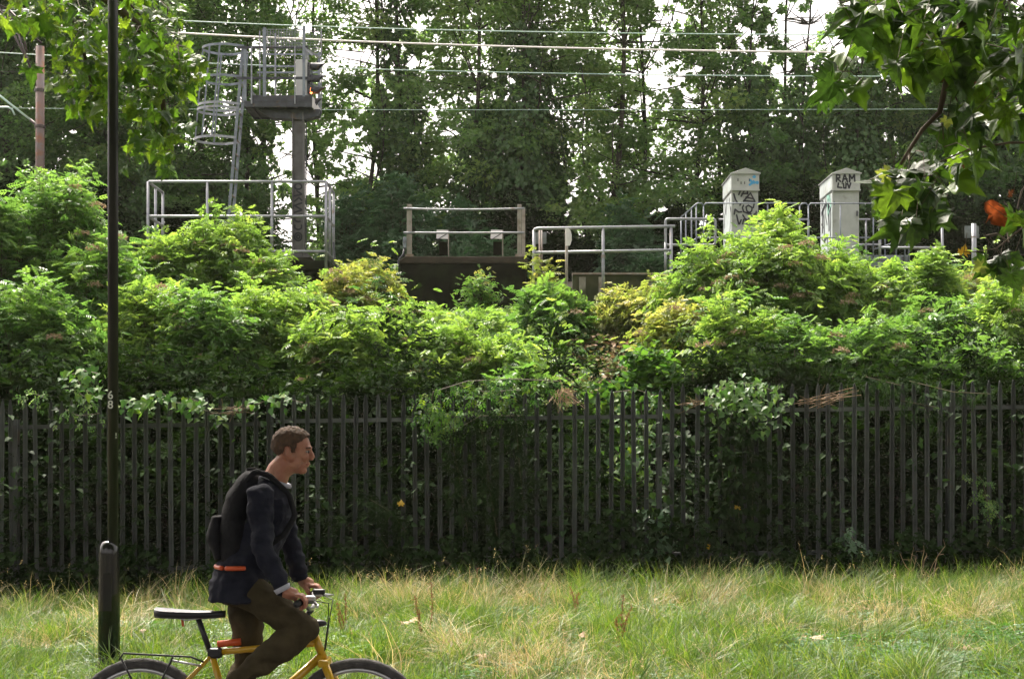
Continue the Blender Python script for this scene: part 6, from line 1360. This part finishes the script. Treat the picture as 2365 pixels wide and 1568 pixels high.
for k_ in ('jacket', 'trouser', 'pack'): dull(M[k_])
M['shoe'] = mat('dark_shoe', (0.03, 0.028, 0.026), 0.6)
def loft(m, secs, n=16):
    """secs: (point, in-plane radius, sideways radius); paths lie near the x-z plane, sideways is y"""
    k = len(secs); V = []
    for i, (c, ra, rb) in enumerate(secs):
        c = Vector(c); t = Vector(secs[min(i+1, k-1)][0])-Vector(secs[max(i-1, 0)][0]); t.normalize()
        yv = Vector((0, 1, 0)); a = t.cross(yv).normalized(); b = t.cross(a).normalized()
        for j in range(n):
            th = 2*math.pi*j/n; V.append(c+a*ra*math.cos(th)+b*rb*math.sin(th))
    Fc = [(i*n+j, i*n+(j+1) % n, (i+1)*n+(j+1) % n, (i+1)*n+j) for i in range(k-1) for j in range(n)]+[tuple(range(n-1, -1, -1)), tuple((k-1)*n+j for j in range(n))]
    return m.add(V, Fc)
def fused(m, name, mt, parent, voxel, smooth_it=6, wrinkle=0.0, wscale=14.0):
    me = bpy.data.meshes.new(name); me.from_pydata([tuple(v) for v in m.v], [], m.f); me.update()
    o = bpy.data.objects.new('tmp', me); COL.objects.link(o)
    r_ = o.modifiers.new('r', 'REMESH'); r_.mode = 'VOXEL'; r_.voxel_size = voxel
    s_ = o.modifiers.new('s', 'SMOOTH'); s_.factor = 0.6; s_.iterations = smooth_it
    me2 = bpy.data.meshes.new_from_object(o.evaluated_get(bpy.context.evaluated_depsgraph_get())); bpy.data.objects.remove(o)
    me2.name = name; n = len(me2.vertices); co = np.empty(n*3, np.float32); me2.vertices.foreach_get('co', co); co = co.reshape(-1, 3)
    if wrinkle:
        no = np.empty(n*3, np.float32); me2.vertices.foreach_get('normal', no); no = no.reshape(-1, 3)
        w = np.array([mnoise.noise(Vector((p[0]*wscale, p[1]*wscale*0.6, p[2]*wscale*1.6)))+0.5*mnoise.noise(Vector((p[0]*wscale*2.4, p[1]*wscale*1.5, p[2]*wscale*3))) for p in co])
        co += no*(w*wrinkle)[:, None].astype(np.float32)
    co -= np.array(ORG[parent.name], np.float32); me2.vertices.foreach_set('co', co.ravel()); me2.polygons.foreach_set('use_smooth', np.ones(len(me2.polygons), bool)); me2.update()
    me2.materials.clear(); me2.materials.append(mt)
    o = bpy.data.objects.new(name, me2); COL.objects.link(o); o.parent = parent; ORG[o.name] = ORG[parent.name]; return o
man = thing('person', (-1.3, BYc, -0.055), 'man with short brown hair in a dark jacket and khaki trousers riding the yellow bicycle', 'person')
hip = W(562, 1348); waist = W(590, 1275); chest = W(622, 1190); upch = W(624, 1148); neckb = W(630, 1122)
hN, hF = W(566, 1350, -0.09), W(566, 1345, 0.09)
kN, aN = W(706, 1450, -0.11), W(538, 1578, -0.12)
kF, aF = W(572, 1535, 0.11), W(478, 1728, 0.12)
sN, sF = W(602, 1150, -0.185), W(640, 1150, 0.185)
eN, wN = W(606, 1268, -0.25), Vector((bx-0.085, BYc-0.25, bz+0.052))
eF, wF = W(672, 1262, 0.24), Vector((bx-0.08, BYc+0.25, bz+0.06))
HC = W(676, 1042)                                   # centre of the head
def seg(m, a, b, r0, r1, n=14, bulge=0.0):
    a = Vector(a); b = Vector(b); pts = [a.lerp(b, t) for t in (0, 0.15, 0.35, 0.6, 0.85, 1)]
    rs = [r0+(r1-r0)*t+bulge*math.sin(math.pi*min(1, t*1.3))*(t > 0) for t in (0, 0.15, 0.35, 0.6, 0.85, 1)]
    m.tube(pts, rs, n); m.ell(a, (r0,)*3, n=12); m.ell(b, (r1,)*3, n=12); return m
b = MB()
loft(b, [(hip+Vector((-0.02, 0, -0.06)), 0.08, 0.12), (hip, 0.09, 0.14), (waist, 0.085, 0.13), (chest, 0.09, 0.14), (upch, 0.078, 0.125), (neckb+Vector((0, 0, 0.0)), 0.06, 0.09)])
seg(b, hN+Vector((0, 0.02, -0.07)), kN, 0.045, 0.038); seg(b, kN, aN, 0.038, 0.032, bulge=0.004); seg(b, hF, kF, 0.06, 0.038); seg(b, kF, aF, 0.038, 0.032, bulge=0.004)
seg(b, sN, eN, 0.036, 0.028); seg(b, eN, wN, 0.028, 0.022, bulge=0.003); seg(b, sF, eF, 0.036, 0.028); seg(b, eF, wF, 0.028, 0.022, bulge=0.003)
for a_, t_ in ((aN, pN+Vector((0.03, -0.125, 0.035))), (aF, pF+Vector((0.03, 0.125, 0.035)))): b.tube([a_+Vector((-0.03, 0, -0.03)), t_], [0.035, 0.03], 10)
# neck, head
b.tube([neckb+Vector((-0.01, 0, -0.02)), neckb.lerp(HC, 0.45)+Vector((-0.012, 0, 0)), HC+Vector((-0.02, 0, -0.05))], [0.066, 0.058, 0.06], 16)
Hr = Matrix.Rotation(R(6), 3, 'Y')                     # chin slightly down
HS = 0.94
def hd(x, y, z): return HC+Hr @ Vector((x, y, z))*HS
E = lambda x, y, z, rx, ry, rz, ang=0: b.ell(hd(x, y, z), (rx*HS, ry*HS, rz*HS), Hr @ Matrix.Rotation(R(ang), 3, 'Y'), 16)
E(-0.008, 0, 0.03, 0.097, 0.076, 0.082); E(0.012, 0, 0.0, 0.078, 0.068, 0.085); E(0.022, 0, -0.05, 0.062, 0.054, 0.062, 10)
E(0.058, 0, -0.092, 0.026, 0.026, 0.02); E(0.078, 0, 0.026, 0.018, 0.05, 0.014); E(0.07, 0.032, -0.022, 0.02, 0.022, 0.022); E(0.07, -0.032, -0.022, 0.02, 0.022, 0.022)
b.tube([hd(0.084, 0, 0.018), hd(0.1, 0, -0.008), hd(0.106, 0, -0.026)], [0.01, 0.012, 0.0125], 10); b.ell(hd(0.1, 0.011, -0.03), (0.011, 0.009, 0.008), Hr, 10); b.ell(hd(0.1, -0.011, -0.03), (0.011, 0.009, 0.008), Hr, 10)
E(0.083, 0, -0.05, 0.012, 0.026, 0.008); E(0.08, 0, -0.066, 0.012, 0.022, 0.008)
for sg in (-1, 1):
    b.ell(hd(-0.012, sg*0.076, -0.008), (0.018, 0.008, 0.03), Hr @ Matrix.Rotation(R(-12), 3, 'Y') @ Matrix.Rotation(R(sg*14), 3, 'Z'), 12); b.ell(hd(0.005, sg*0.07, -0.03), (0.02, 0.012, 0.02), Hr, 10)
    b.ell(hd(0.02, sg*0.05, -0.055), (0.035, 0.014, 0.03), Hr, 12)
# hands closed on the grips: four fingers wrap over the front, the thumb comes round from the inner side
HB = b
for sg, wr in ((-1, wN), (1, wF)):
    G = Vector((bx-0.013, BYc+sg*0.25, bz)); fy = [0.034, 0.0125, -0.009, -0.0295]; fl = [0.92, 1.0, 0.97, 0.8]
    b.tube([wr, wr.lerp(G+Vector((-0.01, 0, 0.036)), 0.5), G+Vector((-0.012, 0, 0.036))], [0.027, 0.031, 0.027], 12)
    loft(b, [(wr, 0.022, 0.03), (G+Vector((-0.035, 0, 0.042)), 0.018, 0.041), (G+Vector((-0.004, 0, 0.034)), 0.013, 0.041)])
    for k in range(4):
        y_ = G.y-sg*fy[k]*(-1); L_ = fl[k]
        b.tube([(G.x-0.012, y_, G.z+0.034), (G.x+0.016, y_, G.z+0.031), (G.x+0.034*L_, y_, G.z+0.008), (G.x+0.03*L_, y_, G.z-0.018*L_), (G.x+0.01, y_, G.z-0.029*L_)], [0.0105, 0.01, 0.0092, 0.0085, 0.0072], 9)
        b.ell((G.x+0.01, y_, G.z-0.029*L_), (0.0072,)*3, n=8); b.ell((G.x+0.004, y_, G.z+0.036), (0.011, 0.0095, 0.009), n=8)
    yi = G.y-sg*0.045
    b.tube([(G.x-0.045, yi+sg*0.012, G.z+0.035), (G.x-0.025, yi-sg*0.006, G.z+0.01), (G.x-0.008, yi-sg*0.008, G.z-0.018), (G.x+0.014, yi-sg*0.002, G.z-0.028)], [0.0135, 0.0125, 0.0105, 0.0085], 10)
    b.ell((G.x+0.014, yi-sg*0.002, G.z-0.028), (0.0085,)*3, n=8)
body = fused(b, 'body', M['skin'], man, 0.0042, 4)
# eyes, brows, mouth
for sg in (-1, 1):
    e = MB().ell(hd(0.0755, sg*0.031, 0.006), (0.0105, 0.011, 0.0065), Hr, 12).build('eye', M['conc_post'], man, smooth=True)
    MB().ell(hd(0.0868, sg*0.032, 0.006), (0.004, 0.0075, 0.0075), Hr, 10).build('iris', M['bike_black'], e, smooth=True)
    MB().tube([hd(0.088, sg*0.014, 0.024), hd(0.09, sg*0.032, 0.029), hd(0.074, sg*0.05, 0.024)], [0.004, 0.0045, 0.003], 8).build('eyebrow', M['hair'], man, smooth=True)
MB().tube([hd(0.081, -0.024, -0.0585), hd(0.0935, 0, -0.0575), hd(0.081, 0.024, -0.0585)], [0.0025, 0.0035, 0.0025], 8).build('lips', mat('lips', (0.36, 0.12, 0.09), 0.5), man, smooth=True)
# hair: cap over crown, sides and nape, with an uneven hairline
V = []; Fc = []; nu, nv = 140, 84; ok = []
def hairline(x):
    return float(np.interp(x, [-0.11, -0.045, -0.036, -0.03, 0.0, 0.004, 0.024, 0.03, 0.05, 0.066, 0.09], [-0.075, -0.06, 0.0, 0.024, 0.024, -0.008, -0.004, 0.045, 0.06, 0.082, 0.082]))
for i in range(nv+1):
    ph = math.pi*0.86*i/nv
    for j in range(nu):
        th = 2*math.pi*j/nu; d = Vector((math.sin(ph)*math.cos(th), math.sin(ph)*math.sin(th), math.cos(ph)))
        p = Vector((0.1*d.x-0.008, 0.0795*d.y, 0.086*d.z+0.03))
        if p.z < 0.0: p.x = min(p.x, p.x); p.x *= 1.0-0.5*max(0, -p.z)/0.08; p.y *= 1.0-1.2*max(0, -p.z)/0.1
        nz_ = mnoise.noise(Vector((p.x*90, p.y*90, p.z*40)))*0.0045+mnoise.noise(Vector((p.x*30, p.y*30, p.z*30)))*0.002
        inn = p.z < hairline(p.x)+0.006*mnoise.noise(d*14)+0.004*mnoise.noise(d*40)
        th_ = (0.006+0.007*max(0, d.z))
        p = p+d*(th_+nz_ if not inn else -0.012)
        V.append(hd(*p)); ok.append(not inn)
for i in range(nv):
    for j in range(nu):
        f = (i*nu+j, (i+1)*nu+j, (i+1)*nu+(j+1) % nu, i*nu+(j+1) % nu)
        if any(ok[q_] for q_ in f): Fc.append(f)
MB().add(V, Fc).build('hair', M['hair'], man, smooth=True)
# jacket
j_ = MB()
loft(j_, [(hip+Vector((-0.02, 0, -0.075)), 0.148, 0.2), (hip+Vector((-0.022, 0, -0.03)), 0.142, 0.195), (hip+Vector((-0.01, 0, 0.04)), 0.132, 0.186), (waist, 0.106, 0.16), (chest+Vector((0.004, 0, 0)), 0.118, 0.178), (upch, 0.104, 0.182), (neckb+Vector((-0.006, 0, -0.005)), 0.078, 0.105), (neckb+Vector((0.004, 0, 0.03)), 0.068, 0.072)])
for s_, e_, w_ in ((sN, eN, wN), (sF, eF, wF)):
    seg(j_, s_, e_, 0.064, 0.05, bulge=0.003); seg(j_, e_, w_+(w_-e_).normalized()*(-0.02), 0.05, 0.04, bulge=0.005)
    j_.ell(s_+Vector((0, 0, 0.0)), (0.068, 0.064, 0.068), n=14)
fused(j_, 'jacket', M['jacket'], man, 0.007, 5, 0.013, 12)
m = MB(); 
for i in range(15):
    a = R(-150+300*i/14)
cp = []
for i in range(13):
    a = R(-140+280*i/12); cp.append(neckb+Vector((0.012+0.068*math.cos(a)*1.0, 0.072*math.sin(a), 0.028-0.03*math.cos(a))))
MB().tube(cp, [0.011]*13, 8).build('collar', M['collar'], man, smooth=True)
for e_, w_ in ((eN, wN), (eF, wF)):
    d = (w_-e_).normalized(); c = w_-d*0.014; MB().tube([c-d*0.012, c+d*0.012], [0.041, 0.037], 16).build('cuff', M['collar'] if w_ is wN else M['jacket'], man, smooth=True)
t_ = MB()
loft(t_, [(hip+Vector((-0.03, 0, -0.09)), 0.1, 0.15), (hip+Vector((-0.02, 0, -0.02)), 0.122, 0.172), (hip+Vector((0.0, 0, 0.06)), 0.115, 0.165)])
seg(t_, hN+Vector((0, 0.01, -0.03)), kN, 0.084, 0.066, bulge=0.004); seg(t_, kN, aN.lerp(kN, 0.08), 0.066, 0.052, bulge=0.012); seg(t_, hF, kF, 0.088, 0.066, bulge=0.004); seg(t_, kF, aF.lerp(kF, 0.08), 0.066, 0.052, bulge=0.012)
fused(t_, 'trousers', M['trouser'], man, 0.007, 5, 0.013, 10)
for a_, pd, sg in ((aN, pN, -1), (aF, pF, 1)):
    s_ = MB(); ball = pd+Vector((0.02, sg*0.125, 0.045)); heel = ball+(a_-ball)*0.9+Vector((-0.05, 0, -0.045)) if True else None
    s_.tube([heel, (heel+ball)/2+Vector((0, 0, 0.005)), ball, ball+Vector((0.075, 0, -0.004))], [0.04, 0.043, 0.044, 0.03], 12); s_.ell(heel, (0.042,)*3); s_.ell(ball+Vector((0.075, 0, -0.004)), (0.035, 0.038, 0.028)); s_.tube([a_, heel+Vector((0.02, 0, 0))], [0.045, 0.04], 12)
    fused(s_, 'shoe', M['shoe'], man, 0.008, 4)
# backpack worn on the back
pk = thing('backpack', W(535, 1300), 'black backpack with orange strips along its bottom, worn by the cyclist', 'backpack')
b = MB()
loft(b, [(W(547, 1316), 0.078, 0.135), (W(550, 1285), 0.085, 0.14), (W(550, 1220), 0.09, 0.145), (W(562, 1150), 0.082, 0.138), (W(580, 1108), 0.058, 0.12), (W(586, 1090), 0.03, 0.1)], 20)
fused(b, 'bag', M['pack'], pk, 0.01, 6, 0.005, 10)
b = MB(); loft(b, [(W(512, 1290), 0.03, 0.1), (W(502, 1240), 0.05, 0.115), (W(508, 1190), 0.035, 0.1)], 16); fused(b, 'front_pocket', M['pack'], pk, 0.008, 5, 0.004, 12)
c0 = W(556, 1307)
for a0, a1 in ((-175, -118), (-108, -62), (62, 108), (118, 175)):
    pts = [c0+Vector((0.112*math.cos(R(a0+(a1-a0)*i/8)), 0.196*math.sin(R(a0+(a1-a0)*i/8)), 0.004)) for i in range(9)]
    MB().tube(pts, 0.011, 8).build('orange_strip', M['orange'], pk, smooth=True)
for dy in (-0.115, 0.115):
    pts = [W(566, 1112, dy), W(590, 1090, dy*1.05)+Vector((0, 0, 0.005)), W(622, 1098, dy*1.05), W(662, 1140, dy*1.0)+Vector((0.01, 0, 0)), W(676, 1190, dy)+Vector((0.012, 0, 0)), W(655, 1235, dy*1.35), W(600, 1275, dy*1.45)]
    m = MB()
    for p, q_ in zip(pts[:-1], pts[1:]): m.tube([p, q_], 0.016, 8)
    fused(m, 'strap', M['pack'], pk, 0.008, 5)
MB().tube([W(575, 1098, -0.02), W(570, 1084, 0), W(588, 1082, 0.01), W(596, 1092, 0.02)], 0.008, 8).build('carry_loop', M['pack'], pk, smooth=True)
# ================================================================== air
hz = bpy.data.materials.new('thin_summer_haze'); hz.use_nodes = True; _n = hz.node_tree.nodes; _l = hz.node_tree.links; _n.clear()
_o = _n.new('ShaderNodeOutputMaterial'); _v = _n.new('ShaderNodeVolumePrincipled'); _v.inputs['Density'].default_value = 0.0003; _v.inputs['Color'].default_value = (0.95, 0.95, 0.82, 1); _v.inputs['Anisotropy'].default_value = 0.3
_l.new(_v.outputs[0], _o.inputs['Volume'])
tag(MB().box((0, 20, 12), (160, 200, 30)).build('haze', hz, loc=(0, 20, 12)), kind='stuff')
